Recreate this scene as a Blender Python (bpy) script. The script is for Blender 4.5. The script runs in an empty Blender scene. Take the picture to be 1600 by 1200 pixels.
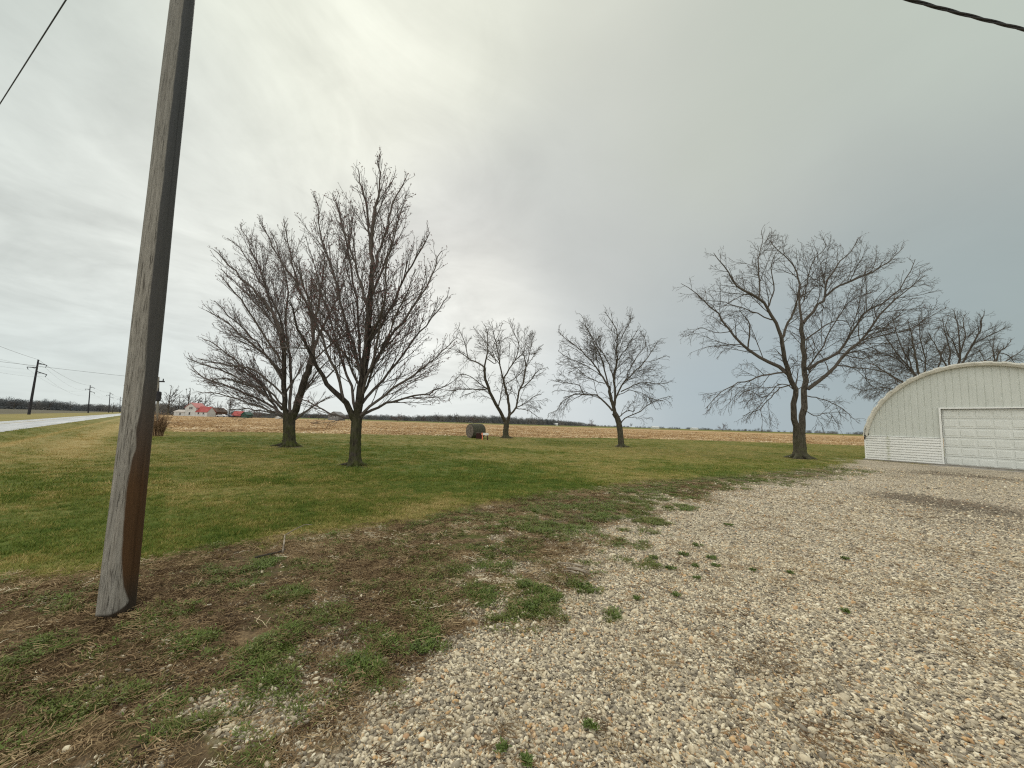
import bpy, bmesh, math, random
import numpy as np
from mathutils import Vector
random.seed(7)
RS = np.random.RandomState(11)
sc = bpy.context.scene
# ------------------------------------------------------------------ camera, world, sun, exposure
F = 620.0; PITCH = math.atan(61/620.0); ROLL = math.radians(1.8); EYE = 1.6
fw = np.array([0, math.cos(PITCH), math.sin(PITCH)])
_u0 = np.array([0, -math.sin(PITCH), math.cos(PITCH)]); _r0 = np.array([1.0, 0, 0])
rt = math.cos(ROLL)*_r0 + math.sin(ROLL)*_u0
up = -math.sin(ROLL)*_r0 + math.cos(ROLL)*_u0
EYEP = np.array([0, 0, EYE])
def ray(x, y): return fw + (x-800)/F*rt + (600-y)/F*up
def gr(x, y, z=0.0):
    d = ray(x, y); return EYEP + d*((z-EYE)/d[2])
def pt(x, y, Y):
    d = ray(x, y); return EYEP + d*(Y/d[1])
from mathutils import Matrix
cam = bpy.data.cameras.new('camera'); camo = bpy.data.objects.new('camera', cam)
sc.collection.objects.link(camo); sc.camera = camo
cam.sensor_fit = 'HORIZONTAL'; cam.sensor_width = 36; cam.lens = F/1600*36
cam.clip_start = 0.05; cam.clip_end = 20000
M = Matrix([[rt[i], up[i], -fw[i], EYEP[i]] for i in range(3)] + [[0, 0, 0, 1]])
camo.matrix_world = M
sc.view_settings.view_transform = 'Standard'; sc.view_settings.look = 'None'
sc.view_settings.exposure = 0.0; sc.view_settings.gamma = 1
SUN_EL, SUN_AZ = math.radians(42), math.radians(-25)      # azimuth from +Y towards +X
sun = bpy.data.lights.new('sun', 'SUN'); sun.energy = 1.5; sun.angle = math.radians(14); sun.color = (1, .96, .88)
suno = bpy.data.objects.new('sun', sun); sc.collection.objects.link(suno)
sdir = Vector((math.sin(SUN_AZ)*math.cos(SUN_EL), math.cos(SUN_AZ)*math.cos(SUN_EL), math.sin(SUN_EL)))
suno.rotation_euler = sdir.to_track_quat('Z', 'Y').to_euler()
def s2l(c): return tuple(((v/255+.055)/1.055)**2.4 if v > 10 else v/255/12.92 for v in c)

class NT:
    """small helper for building node trees"""
    def __init__(s, tree): s.t = tree; s.n = tree.nodes; s.l = tree.links
    def new(s, typ, **kw):
        n = s.n.new(typ)
        for k, v in kw.items(): setattr(n, k, v)
        return n
    def put(s, sock, v):
        if isinstance(v, bpy.types.NodeSocket): s.l.new(v, sock)
        elif v is not None:
            if isinstance(v, (tuple, list)) and sock.type == 'RGBA' and len(v) == 3: v = (*v, 1)
            sock.default_value = v
    def math(s, op, a, b=None, c=None, clamp=False):
        n = s.new('ShaderNodeMath', operation=op, use_clamp=clamp)
        for i, v in enumerate((a, b, c)):
            if v is not None: s.put(n.inputs[i], v)
        return n.outputs[0]
    def vm(s, op, a, b=None, scale=None):
        n = s.new('ShaderNodeVectorMath', operation=op); s.put(n.inputs[0], a)
        if b is not None: s.put(n.inputs[1], b)
        if scale is not None: s.put(n.inputs['Scale'], scale)
        return n.outputs['Value'] if op in ('DOT_PRODUCT', 'LENGTH', 'DISTANCE') else n.outputs[0]
    def mix(s, f, a, b, mode='MIX'):
        n = s.new('ShaderNodeMix', data_type='RGBA', blend_type=mode); n.clamp_factor = True
        s.put(n.inputs[0], f); s.put(n.inputs[6], a); s.put(n.inputs[7], b); return n.outputs[2]
    def noise(s, vec, scale, detail=4, rough=.55, dist=0, out=0):
        n = s.new('ShaderNodeTexNoise'); s.put(n.inputs['Vector'], vec); s.put(n.inputs['Scale'], scale)
        n.inputs['Detail'].default_value = detail; n.inputs['Roughness'].default_value = rough
        n.inputs['Distortion'].default_value = dist; return n.outputs[out]
    def ramp(s, f, stops):
        n = s.new('ShaderNodeValToRGB'); s.put(n.inputs[0], f); e = n.color_ramp.elements
        while len(e) < len(stops): e.new(.5)
        for el, (p, c) in zip(e, stops):
            el.position = p; el.color = (*c, 1) if isinstance(c, tuple) else (c, c, c, 1)
        return n.outputs[0]
    def rng(s, v, a, b, c=0., d=1., smooth=False):
        n = s.new('ShaderNodeMapRange'); n.clamp = True
        if smooth: n.interpolation_type = 'SMOOTHSTEP'
        for i, x in enumerate((v, a, b, c, d)): s.put(n.inputs[i], x)
        return n.outputs[0]

world = bpy.data.worlds.new('World'); sc.world = world; world.use_nodes = True
w = NT(world.node_tree); w.n.clear()
tc = w.new('ShaderNodeTexCoord'); dirv = w.vm('NORMALIZE', tc.outputs['Generated'])
warp = w.noise(dirv, 1.6, 3, .5, 0, 1)
dw = w.vm('ADD', dirv, w.vm('SCALE', w.vm('SUBTRACT', warp, (.5, .5, .5)), scale=.30))
dw = w.vm('NORMALIZE', dw)
# cloud deck seen in the photo: colour of the overcast in each visible part of the sky (direction, colour, spread)
anch = [((20, 60), (192, 200, 193)), ((30, 330), (180, 190, 186)), ((110, 180), (184, 192, 186)), ((165, 345), (245, 246, 238)), ((130, 330), (232, 234, 226)), ((10, 290), (205, 211, 205)), ((10, 370), (218, 222, 216)),
        ((60, 450), (200, 205, 202)), ((30, 570), (203, 214, 212)), ((10, 625), (206, 216, 216)), ((200, 610), (214, 222, 220)), ((450, 60), (228, 232, 216)), ((420, 270), (238, 239, 228)),
        ((345, 170), (206, 211, 202)), ((680, 80), (230, 232, 217)), ((660, 300), (224, 225, 219)), ((930, 80), (214, 216, 203)),
        ((400, 480), (224, 227, 223)), ((330, 380), (222, 225, 218)), ((300, 300), (226, 228, 220)), ((775, 515), (255, 252, 238)), ((700, 560), (232, 234, 230)), ((730, 420), (200, 200, 197)), ((900, 250), (199, 202, 196)),
        ((930, 400), (196, 198, 194)), ((1100, 200), (194, 198, 188)), ((1300, 90), (192, 199, 186)), ((1520, 60), (188, 198, 187)),
        ((1560, 270), (170, 176, 172)), ((1300, 320), (183, 187, 182)), ((1050, 470), (182, 188, 186)), ((1100, 620), (168, 182, 189)),
        ((1300, 560), (160, 173, 177)), ((1570, 440), (155, 168, 167)), ((640, 620), (218, 227, 228)), ((860, 630), (203, 213, 218)), ((750, 650), (214, 224, 228)), ((720, 500), (238, 237, 228)),
        ((300, 580), (220, 226, 222)), ((330, 640), (222, 228, 228)), ((850, 560), (206, 210, 210)), ((560, 160), (236, 237, 224))]
acc = wsum = None
def add_anchor(v, c, k):
    global acc, wsum
    v = np.array(v); v = v/np.linalg.norm(v)
    d = w.vm('DOT_PRODUCT', dw, tuple(v))
    g = w.math('EXPONENT', w.math('MULTIPLY_ADD', d, k, -k))
    cv = w.vm('SCALE', s2l(c), scale=g)
    acc = cv if acc is None else w.vm('ADD', acc, cv)
    wsum = g if wsum is None else w.math('ADD', wsum, g)
for (px, py), c in anch: add_anchor(ray(px, py), c, 70.0)
for v, c in [((0, -1, .3), (305, 305, 296)), ((-.7, -1, .4), (290, 290, 282)), ((-1, -.3, .3), (225, 230, 226)), ((1, -.2, .3), (180, 188, 190)), ((0, -.75, 1), (300, 300, 290)),  # unseen sky; parts behind and overhead brightened to light shed front and ground
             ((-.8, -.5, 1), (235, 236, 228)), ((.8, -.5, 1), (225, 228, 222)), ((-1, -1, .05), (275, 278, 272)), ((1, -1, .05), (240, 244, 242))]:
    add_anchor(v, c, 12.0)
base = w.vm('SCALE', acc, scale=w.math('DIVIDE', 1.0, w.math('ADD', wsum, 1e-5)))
sep = w.new('ShaderNodeSeparateXYZ'); w.put(sep.inputs[0], dirv)
zz = w.math('ADD', w.math('MAXIMUM', sep.outputs[2], 0.0), .16)
pl = w.new('ShaderNodeCombineXYZ'); w.put(pl.inputs[0], w.math('DIVIDE', sep.outputs[0], zz)); w.put(pl.inputs[1], w.math('DIVIDE', sep.outputs[1], zz))
mp = w.new('ShaderNodeMapping'); w.put(mp.inputs[0], pl.outputs[0]); mp.inputs['Rotation'].default_value = (0, 0, math.radians(-48)); mp.inputs['Scale'].default_value = (1.0, .9, 1)
n1 = w.noise(mp.outputs[0], 1.3, 6, .58, .9); n2 = w.noise(mp.outputs[0], 4.5, 5, .62, .5)
left = w.rng(sep.outputs[0], .25, -.35, .12, 1.0, True)
hz = w.rng(sep.outputs[2], .02, .25, .25, 1.0)
amp = w.math('MULTIPLY', left, hz)
cl = w.math('ADD', w.math('MULTIPLY', w.math('SUBTRACT', n1, .48), .95), w.math('MULTIPLY', w.math('SUBTRACT', n2, .5), .34))
mult = w.math('MULTIPLY_ADD', cl, amp, 1.05)
cloud = w.vm('SCALE', base, scale=mult)
sky = w.new('ShaderNodeTexSky', sky_type='NISHITA'); sky.sun_disc = False; sky.sun_elevation = SUN_EL; sky.sun_rotation = SUN_AZ
skys = w.vm('SCALE', sky.outputs[0], scale=.1)
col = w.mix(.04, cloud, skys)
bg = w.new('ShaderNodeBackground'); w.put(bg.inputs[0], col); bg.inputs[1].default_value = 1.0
wo = w.new('ShaderNodeOutputWorld'); w.l.new(bg.outputs[0], wo.inputs[0])
world.cycles.sampling_method = 'MANUAL'; world.cycles.sample_map_resolution = 512
sc.cycles.use_denoising = False; sc.cycles.filter_width = 1.2; sc.cycles.max_bounces = 5; sc.cycles.diffuse_bounces = 3; sc.cycles.glossy_bounces = 2; sc.cycles.transparent_max_bounces = 6

# ------------------------------------------------------------------ helpers
C = sc.collection
def tag(o, label=None, cat=None, group=None, kind=None):
    if label: o['label'] = label
    if cat: o['category'] = cat
    if group: o['group'] = group
    if kind: o['kind'] = kind
    return o
def thing(name, loc, label, cat, group=None):
    o = bpy.data.objects.new(name, None); C.objects.link(o); o.location = loc; o.empty_display_size = .3
    return tag(o, label, cat, group)
def link_mesh(name, me, mats, parent=None, smooth=False):
    o = bpy.data.objects.new(name, me); C.objects.link(o)
    for m in (mats if isinstance(mats, (list, tuple)) else [mats]): me.materials.append(m)
    if smooth: me.polygons.foreach_set('use_smooth', np.ones(len(me.polygons), bool))
    if parent is not None:
        o.parent = parent; me.transform(Matrix.Translation(-Vector(parent.location)) if parent.parent is None else Matrix.Translation(-(Vector(parent.location)+Vector(parent.parent.location))))
    return o
def np_mesh(name, V, Q, mi=None):
    """V (n,3); Q (m,k) faces with k = 3 or 4"""
    me = bpy.data.meshes.new(name); V = np.asarray(V, np.float32); Q = np.asarray(Q, np.int32)
    me.vertices.add(len(V)); me.vertices.foreach_set('co', V.ravel())
    k = Q.shape[1]
    me.loops.add(Q.size); me.loops.foreach_set('vertex_index', Q.ravel())
    me.polygons.add(len(Q)); me.polygons.foreach_set('loop_start', np.arange(len(Q), dtype=np.int32)*k)
    if mi is not None: me.polygons.foreach_set('material_index', np.asarray(mi, np.int32))
    me.update(calc_edges=True); return me
class MB:
    def __init__(s): s.v = []; s.f = []; s.m = []
    def box(s, c, d, ax=None, mi=0):
        c = np.array(c, float); d = np.array(d, float)/2
        A = np.eye(3) if ax is None else np.array(ax, float)
        b = len(s.v)
        for x, y, z in ((-1,-1,-1),(1,-1,-1),(1,1,-1),(-1,1,-1),(-1,-1,1),(1,-1,1),(1,1,1),(-1,1,1)):
            s.v.append(c + x*d[0]*A[0] + y*d[1]*A[1] + z*d[2]*A[2])
        for q in ((0,3,2,1),(4,5,6,7),(0,1,5,4),(1,2,6,5),(2,3,7,6),(3,0,4,7)): s.f.append([b+i for i in q]); s.m.append(mi)
    def poly(s, pts, mi=0):
        b = len(s.v); s.v += [np.array(p, float) for p in pts]; s.f.append(list(range(b, b+len(pts)))); s.m.append(mi)
    def tube(s, pts, rad, n=8, cap=True, mi=0, jit=0):
        pts = [np.array(p, float) for p in pts]
        if not hasattr(rad, '__len__'): rad = [rad]*len(pts)
        b = len(s.v); ref = None
        for i, p in enumerate(pts):
            t = pts[min(i+1, len(pts)-1)] - pts[max(i-1, 0)]; t = t/(np.linalg.norm(t)+1e-9)
            if ref is None: ref = np.array([0, 0, 1.]) if abs(t[2]) < .9 else np.array([1., 0, 0])
            a = np.cross(t, ref); a /= np.linalg.norm(a); c = np.cross(t, a); ref = np.cross(a, t) if False else ref
            for k in range(n):
                an = 2*math.pi*k/n; rr = rad[i]*(1+random.uniform(-jit, jit))
                s.v.append(p + rr*(math.cos(an)*a + math.sin(an)*c))
        for i in range(len(pts)-1):
            for k in range(n):
                s.f.append([b+i*n+k, b+i*n+(k+1) % n, b+(i+1)*n+(k+1) % n, b+(i+1)*n+k]); s.m.append(mi)
        if cap:
            s.f.append([b+k for k in range(n)][::-1]); s.m.append(mi)
            s.f.append([b+(len(pts)-1)*n+k for k in range(n)]); s.m.append(mi)
    def build(s, name, mats, parent=None, smooth=False, kind=None):
        me = bpy.data.meshes.new(name); me.from_pydata([tuple(v) for v in s.v], [], s.f); me.polygons.foreach_set('material_index', s.m)
        bm = bmesh.new(); bm.from_mesh(me); bmesh.ops.recalc_face_normals(bm, faces=bm.faces); bm.to_mesh(me); bm.free()
        me.update(); o = link_mesh(name, me, mats, parent, smooth)
        if kind: o['kind'] = kind
        return o
def mat(name, col, rough=.8, fn=None, spec=.3):
    m = bpy.data.materials.new(name); m.use_nodes = True; n = NT(m.node_tree)
    b = m.node_tree.nodes['Principled BSDF']; b.inputs['Roughness'].default_value = rough
    b.inputs['Specular IOR Level'].default_value = spec; b.inputs['Base Color'].default_value = (*col, 1)
    if fn: fn(n, b)
    return m
def speckle(c1, c2, scale=6, bump=.3, bscale=30, coord='Object', stretch=(1, 1, 1), dist=.02):
    def fn(n, b):
        t = n.new('ShaderNodeTexCoord'); m = n.new('ShaderNodeMapping'); n.put(m.inputs[0], t.outputs[coord]); m.inputs['Scale'].default_value = stretch
        v = m.outputs[0]
        f = n.rng(n.noise(v, scale, 6, .65), .35, .65)
        n.put(b.inputs['Base Color'], n.mix(f, c1, c2))
        bp = n.new('ShaderNodeBump'); n.put(bp.inputs['Height'], n.noise(v, bscale, 4, .6)); bp.inputs['Strength'].default_value = bump; bp.inputs['Distance'].default_value = dist
        n.put(b.inputs['Normal'], bp.outputs[0])
    return fn
# numpy value noise
_tab = RS.rand(256, 256)
def vnoise(x, y):
    xi = np.floor(x).astype(int); yi = np.floor(y).astype(int); fx = x-xi; fy = y-yi
    fx = fx*fx*(3-2*fx); fy = fy*fy*(3-2*fy)
    a = _tab[xi & 255, yi & 255]; b = _tab[(xi+1) & 255, yi & 255]; c = _tab[xi & 255, (yi+1) & 255]; d = _tab[(xi+1) & 255, (yi+1) & 255]
    return (a*(1-fx)+b*fx)*(1-fy) + (c*(1-fx)+d*fx)*fy
def fbm(x, y, o=4):
    r = 0; s = 0; a = 1.
    for i in range(o):
        r = r + a*vnoise(x*2**i+17.3*i, y*2**i+5.1*i); s += a; a *= .55
    return r/s
def G(*pts): return np.array([gr(x, y)[:2] for x, y in pts])
def in_poly(x, y, P):
    ins = np.zeros(x.shape, bool); n = len(P)
    for i in range(n):
        x1, y1 = P[i]; x2, y2 = P[(i+1) % n]
        if y1 == y2: continue
        c = ((y1 > y) != (y2 > y)) & (x < (x2-x1)*(y-y1)/(y2-y1)+x1); ins ^= c
    return ins
def sdist(x, y, P):
    d = np.full(x.shape, 1e9); n = len(P)
    for i in range(n):
        a = P[i]; b = P[(i+1) % n]; e = b-a; L = e@e+1e-9
        t = np.clip(((x-a[0])*e[0]+(y-a[1])*e[1])/L, 0, 1)
        d = np.minimum(d, np.hypot(x-a[0]-t*e[0], y-a[1]-t*e[1]))
    return np.where(in_poly(x, y, P), d, -d)
# shed frame of reference
SL = gr(1353, 718); SD = gr(1476, 727)
E_ = (SD-SL)/np.linalg.norm(SD-SL); B_ = np.array([-E_[1], E_[0], 0.])   # B_ points away from the camera
if B_[1] < 0: B_ = -B_
def S(u, v, z): return SL + u*E_ + v*B_ + np.array([0, 0, z])
RD = np.array([-.6733, .7394])                      # road direction
RN = np.array([RD[1], -RD[0]])                      # to the right of it (towards the lawn)
R0 = np.array([-36.2, 27.9])                        # near edge of the road
# zones
gravelP = np.vstack([G((330, 1200), (500, 1110), (620, 1040), (720, 1000), (800, 985), (880, 965), (925, 930), (890, 890), (900, 862), (955, 835),
                       (985, 812), (1040, 786), (1080, 774), (1130, 764), (1200, 756), (1260, 748), (1310, 740)),
                     [S(-.3, -.6, 0)[:2], S(12, -.2, 0)[:2], [40, -5], [20, -25], [-6, -25], [-2.2, -3], [-1.6, 0]]])
vergeP = np.vstack([[[-9, -6], [-7, 1]], G((0, 905), (150, 893), (280, 873), (400, 850), (450, 842), (560, 822), (640, 812), (740, 795), (800, 787), (860, 770), (930, 762), (1010, 754), (1100, 745),
                       (1200, 737), (1320, 728)), [S(1.5, -.1, 0)[:2], S(0, -1.5, 0)[:2], [12, 8], [8, -8]]])
fieldP = np.vstack([G((278, 674.5), (400, 675), (600, 679), (735, 681), (860, 684), (960, 684.5), (1100, 688), (1230, 692), (1345, 696)),
                    [[75, 60], [200, 90], [620, 300], [620, 330], [120, 330], [-130, 255], [-245, 262]]])
def fields(x, y):
    """zone masks at world points"""
    d = {}
    r = np.hypot(x, y)
    gs = sdist(x, y, gravelP)
    nz = (fbm(x*1.1+3, y*1.1, 4)-.5)
    wd = np.clip(.12+r*.02, .1, .5)
    d['gravel'] = np.clip((gs + nz*1.5)/wd*.5+.5, 0, 1)
    islands = np.clip((fbm(x*1.7+31, y*1.7+9, 4)-.56)*9, 0, 1)*np.clip(1+gs/1.6, 0, 1)*(gs < 0)
    d['gravel'] = np.maximum(d['gravel'], islands*.8)
    vs = sdist(x, y, vergeP)
    d['verge'] = np.clip((vs + (fbm(x*.8+50, y*.8+7, 4)-.5)*.9)/wd*.5+.5, 0, 1)
    fs = sdist(x, y, fieldP)
    d['field'] = np.clip((fs + (fbm(x*.25, y*.25)-.5)*2.5)/1.2+.5, 0, 1)
    d['gs'] = gs; d['vs'] = vs; d['fs'] = fs
    # distance to the right of the road's near edge, and the tan strip along the ditch
    q = (x-R0[0])*RN[0] + (y-R0[1])*RN[1]
    d['q'] = q
    wob = (fbm(x*.12, y*.12)-.5)*1.2
    tan = .95*np.exp(-((q-3.6-wob*.6)/.40)**2) + .8*np.exp(-((q-5.9-wob)/.8)**2) + .35*np.exp(-((q-4.7)/2.2)**2)
    tan = np.where(q < -3.4, .45+.5*fbm(x*.08, y*.08, 3)-.2, tan)
    d['tan'] = np.clip(tan, 0, 1)*np.clip((r-15)/10, 0, 1)
    d['dark'] = np.clip((-q-15)/3, 0, 1)
    # lawn: greener patches, thatch patches and bare spots
    g = fbm(x*.22+8, y*.22+2, 3)*.55 + fbm(x*.8+1, y*.8, 3)*.45
    g = (g-.5)*2.6+.5
    band = 0
    for (px, py, rr, s) in GREEN: 
        a = gr(px, py); band = band + s*np.exp(-(((x-a[0])**2+(y-a[1])**2)/rr**2))
    d['green'] = np.clip(g*.6+.12 + band*.8, 0, 1)
    return d
GREEN = [(90, 810, 2.2, .6), (30, 850, 1.6, .5), (300, 860, 1.2, .5), (150, 740, 4, .4), (480, 800, 1.6, .4), (700, 750, 4.5, .75), (620, 700, 4, .5), (850, 760, 2.5, .5), (1080, 735, 3.0, .5),
         (550, 700, 4, .15), (330, 685, 5, .5), (560, 790, 2, -.35), (740, 803, .9, -2.6), (620, 826, .6, -2.2), (330, 880, .5, -.6), (480, 836, .5, -2.2), (60, 760, 3.5, -.3), (320, 780, 2.2, -.35),
         (950, 705, 5, -.45), (700, 775, 1.2, -.4), (1000, 745, 3, -.3), (1200, 700, 6, -.1), (80, 900, .8, -.6), (250, 720, 5, -.25)]
# ------------------------------------------------------------------ ground sheet (one continuous grid, its zones are separate objects)
def ground_z(x, y, d):
    r = np.hypot(x, y)
    near = np.clip(1-r/30, 0, 1)
    z = (fbm(x*.35, y*.35, 3)-.5)*.06*np.clip(r/4, .3, 1)*np.clip((60-r)/30, 0, 1)
    z = z + (fbm(x*7, y*7, 4)-.5)*.035*near*(1-d['gravel']*.7)*(.4+d['verge'])
    # ditch beside the road, road bank
    q = d['q']
    z = z - .16*np.exp(-((q-2.7)/.8)**2) + .08*np.exp(-((q-4.1)/.5)**2)
    z = np.where((q < 1.2) & (q > -4.5), np.minimum(z, 0)-.05, z)
    z = z*np.clip(r/1.2, 0, 1)
    pd = np.hypot(x+3.18, y-3.43)
    return z - .008
radii = [0.0]; rr = .45
while rr < 2600:
    radii.append(rr); rr *= (1.0125 if rr < 90 else (1.03 if rr < 600 else 1.15))
radii = np.array(radii)
a1 = np.arange(-66, 66.001, .24); a2 = np.arange(69, 294-.01, 3.0)
ang = np.radians(np.concatenate([a1, a2])); NA = len(ang); NR = len(radii)
RR, AA = np.meshgrid(radii, ang, indexing='ij')
GX = (RR*np.sin(AA)).ravel(); GY = (RR*np.cos(AA)).ravel()
fd = fields(GX, GY); GZ = ground_z(GX, GY, fd)
V = np.stack([GX, GY, GZ], 1)
ii, jj = np.meshgrid(np.arange(NR-1), np.arange(NA), indexing='ij'); j2 = (jj+1) % NA
Q = np.stack([ii*NA+jj, ii*NA+j2, (ii+1)*NA+j2, (ii+1)*NA+jj], -1).reshape(-1, 4)
Q = Q[:, ::-1]
def face_mean(a): return a[Q].mean(1)
fg, fv, ff, fdk = face_mean(fd['gravel']*(fd['gs'] > -.4)), face_mean(fd['verge']), face_mean(fd['field']), face_mean(fd['dark'])
zone = np.zeros(len(Q), int); zone[fdk > .5] = 4; zone[ff > .5] = 3; zone[(fv > .5)] = 2; zone[(fg > .5)] = 1
r_f = RR.ravel()[Q].mean(1); zone[(r_f > 330) & (zone == 0)] = 4

def ground_fn(n, b):
    def att(nm):
        a = n.new('ShaderNodeAttribute'); a.attribute_name = nm; return a.outputs['Fac']
    geo = n.new('ShaderNodeNewGeometry'); P = geo.outputs['Position']
    gra, ver, fie, tan, dark, gre = [att(k) for k in ('gravel', 'verge', 'field', 'tan', 'dark', 'green')]
    nf = n.noise(P, 9, 6, .7); nff = n.noise(P, 45, 4, .65); nm_ = n.noise(P, 1.7, 5, .6)
    # lawn
    gmask = n.rng(n.math('ADD', gre, n.math('MULTIPLY', n.math('SUBTRACT', nf, .5), 1.1)), .25, .85)
    lawn = n.mix(gmask, (.245, .215, .06), (.12, .155, .024))
    lawn = n.mix(n.rng(nff, .35, .7), n.mix(1, lawn, (.55, .55, .55), 'MULTIPLY'), lawn)
    lawn = n.mix(n.rng(n.noise(P, .6, 5, .7), .6, .72, 0, .55), lawn, (.20, .14, .05))
    lawn = n.mix(tan, lawn, n.mix(nf, (.38, .28, .12), (.24, .21, .075)))
    # verge: straw, soil, moss
    straw = n.mix(n.rng(nff, .3, .7), (.075, .050, .027), (.34, .24, .13))
    soil = n.mix(n.rng(nf, .35, .65), (.045, .032, .021), (.14, .10, .06))
    vg = n.mix(n.rng(n.noise(P, 1.1, 5, .65), .42, .6), soil, straw)
    vg = n.mix(n.rng(n.noise(P, 2.3, 5, .65), .50, .60, 0, .75), vg, (.085, .105, .022))
    # gravel
    def stones(scale):
        vo = n.new('ShaderNodeTexVoronoi'); vo.inputs['Scale'].default_value = scale; n.put(vo.inputs['Vector'], P); vo.inputs['Randomness'].default_value = .9
        s_ = n.new('ShaderNodeSeparateColor'); n.put(s_.inputs[0], vo.outputs['Color'])
        c = n.ramp(s_.outputs[0], [(0, (.20, .175, .14)), (.22, (.34, .30, .235)), (.45, (.50, .445, .345)), (.7, (.66, .585, .445)), (.86, (.80, .74, .60)), (.97, (.52, .36, .22))])
        return n.mix(n.rng(vo.outputs['Distance'], .45, .75), c, (.055, .048, .04)), vo.outputs['Distance']
    s1, dd = stones(34)
    big = n.rng(n.noise(P, .35, 5, .6), .35, .7)
    grv = n.mix(1, s1, n.mix(big, (1.12, 1.10, 1.08), (.86, .84, .80)), 'MULTIPLY')
    grv = n.mix(n.math('MULTIPLY', att('stain'), .8), grv, n.mix(1, grv, (.30, .25, .22), 'MULTIPLY'))
    grv = n.mix(n.rng(n.noise(P, .9, 6, .7), .60, .74, 0, .5), grv, (.13, .105, .07))
    # corn field
    w_ = n.vm('DOT_PRODUCT', P, (float(RN[0]), float(RN[1]), 0)); v_ = n.vm('DOT_PRODUCT', P, (float(RD[0]), float(RD[1]), 0))
    rv = n.new('ShaderNodeCombineXYZ'); n.put(rv.inputs[0], w_); n.put(rv.inputs[1], n.math('MULTIPLY', v_, .12))
    fn_ = n.noise(rv.outputs[0], 1.3, 7, .75)
    fc = n.ramp(fn_, [(.30, (.20, .125, .06)), (.46, (.40, .265, .13)), (.58, (.56, .39, .20)), (.75, (.70, .54, .33))])
    fc = n.mix(n.rng(n.noise(P, .05, 4, .6), .35, .65), fc, n.mix(1, fc, (.74, .70, .66), 'MULTIPLY'))
    far = n.mix(n.noise(P, .02, 4, .6), (.075, .070, .05), (.15, .13, .085))
    c = n.mix(ver, lawn, vg); c = n.mix(gra, c, grv); c = n.mix(fie, c, fc); c = n.mix(dark, c, far); c = n.mix(att('soil'), c, (.05, .035, .022))
    n.put(b.inputs['Base Color'], c)
    h = n.mix(gra, nff, n.math('MULTIPLY', n.math('SUBTRACT', 1, dd), 1.0))
    bp = n.new('ShaderNodeBump'); n.put(bp.inputs['Height'], h); bp.inputs['Strength'].default_value = .7; bp.inputs['Distance'].default_value = .02
    n.put(b.inputs['Normal'], bp.outputs[0])
m_ground = mat('ground_surface', (.1, .1, .05), .95, ground_fn, .15)
# oily dark stains on the gravel in front of the shed door
STAINS = [(1420, 776, .7, 1), (1450, 781, .8, 1.0), (1490, 790, .9, .6), (1540, 795, 1.0, .55), (1520, 812, .9, .45), (1470, 738, .9, .7), (1560, 748, .9, .6), (1500, 744, .8, .7), (1440, 740, .7, .6), (1590, 800, 1, .3), (1405, 745, .5, .4)]
st = np.zeros(len(GX))
for px, py, rr_, s_ in STAINS:
    a = gr(px, py); st += s_*np.exp(-((GX-a[0])**2+(GY-a[1])**2)/rr_**2)
st = np.clip(st*(.3+1.4*fbm(GX*2.2, GY*2.2, 4)), 0, 1)
soil_ = np.zeros(len(GX))
for px, py, rr_ in [(556, 728, .55), (452, 698, .75), (790, 685, .7), (971, 699, .5), (1251, 717, .6)]:
    a = gr(px, py); soil_ += 1.5*np.exp(-((GX-a[0])**2+(GY-a[1])**2)/rr_**2)
soil_ = np.clip(soil_*(.2+1.3*fbm(GX*3, GY*3, 3)), 0, 1)
def zone_obj(k, name, kind='structure'):
    q = Q[zone == k]
    if not len(q): return
    us, inv = np.unique(q, return_inverse=True)
    me = np_mesh(name, V[us], inv.reshape(q.shape))
    # drop degenerate centre faces by validate
    for key, arr in list(fd.items())+[('stain', st), ('soil', soil_)]:
        if key in ('gs', 'vs', 'fs', 'q'): continue
        at = me.attributes.new(key, 'FLOAT', 'POINT'); at.data.foreach_set('value', arr[us].astype(np.float32))
    o = link_mesh(name, me, m_ground, None, True); o['kind'] = kind
    return o
for k, nme in enumerate(['lawn', 'gravel_driveway', 'verge', 'corn_field', 'far_fields']): zone_obj(k, nme)

# road: wet pale asphalt with shoulders and a yellow centre line
def road_fn(n, b):
    P = n.new('ShaderNodeNewGeometry').outputs['Position']
    w_ = n.vm('DOT_PRODUCT', P, (float(RN[0]), float(RN[1]), 0)); v_ = n.vm('DOT_PRODUCT', P, (float(RD[0]), float(RD[1]), 0))
    rv = n.new('ShaderNodeCombineXYZ'); n.put(rv.inputs[0], w_); n.put(rv.inputs[1], n.math('MULTIPLY', v_, .04))
    f = n.noise(rv.outputs[0], 1.6, 5, .6)
    n.put(b.inputs['Base Color'], n.ramp(f, [(.3, (.20, .20, .205)), (.5, (.36, .36, .37)), (.7, (.50, .50, .51))]))
    n.put(b.inputs['Roughness'], n.rng(f, .35, .65, .22, .42))
m_road = mat('wet_asphalt', (.3, .3, .3), .3, road_fn, .6)
mb = MB()
prof = [(-.35, .25), (0, .42), (-3.4+0, .50), (-6.8, .42), (-7.15, .25)]
prof = [(.9, -.06), (.5, .06), (-1.5, .11), (-3.5, .06), (-4.0, -.06)]
def road_pt(t, q, z):
    bend = 0
    p = R0 + RD*t + RN*q; return (p[0], p[1], z)
ts = [-60, -20, 0, 20, 60, 120, 200, 350, 600]
for i in range(len(ts)-1):
    for j in range(len(prof)-1):
        mb.poly([road_pt(ts[i], *prof[j]), road_pt(ts[i+1], *prof[j]), road_pt(ts[i+1], *prof[j+1]), road_pt(ts[i], *prof[j+1])])
mb.build('road', m_road, smooth=False, kind='structure')
m_line = mat('road_paint', (.42, .32, .09), .5)
mb = MB()
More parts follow.
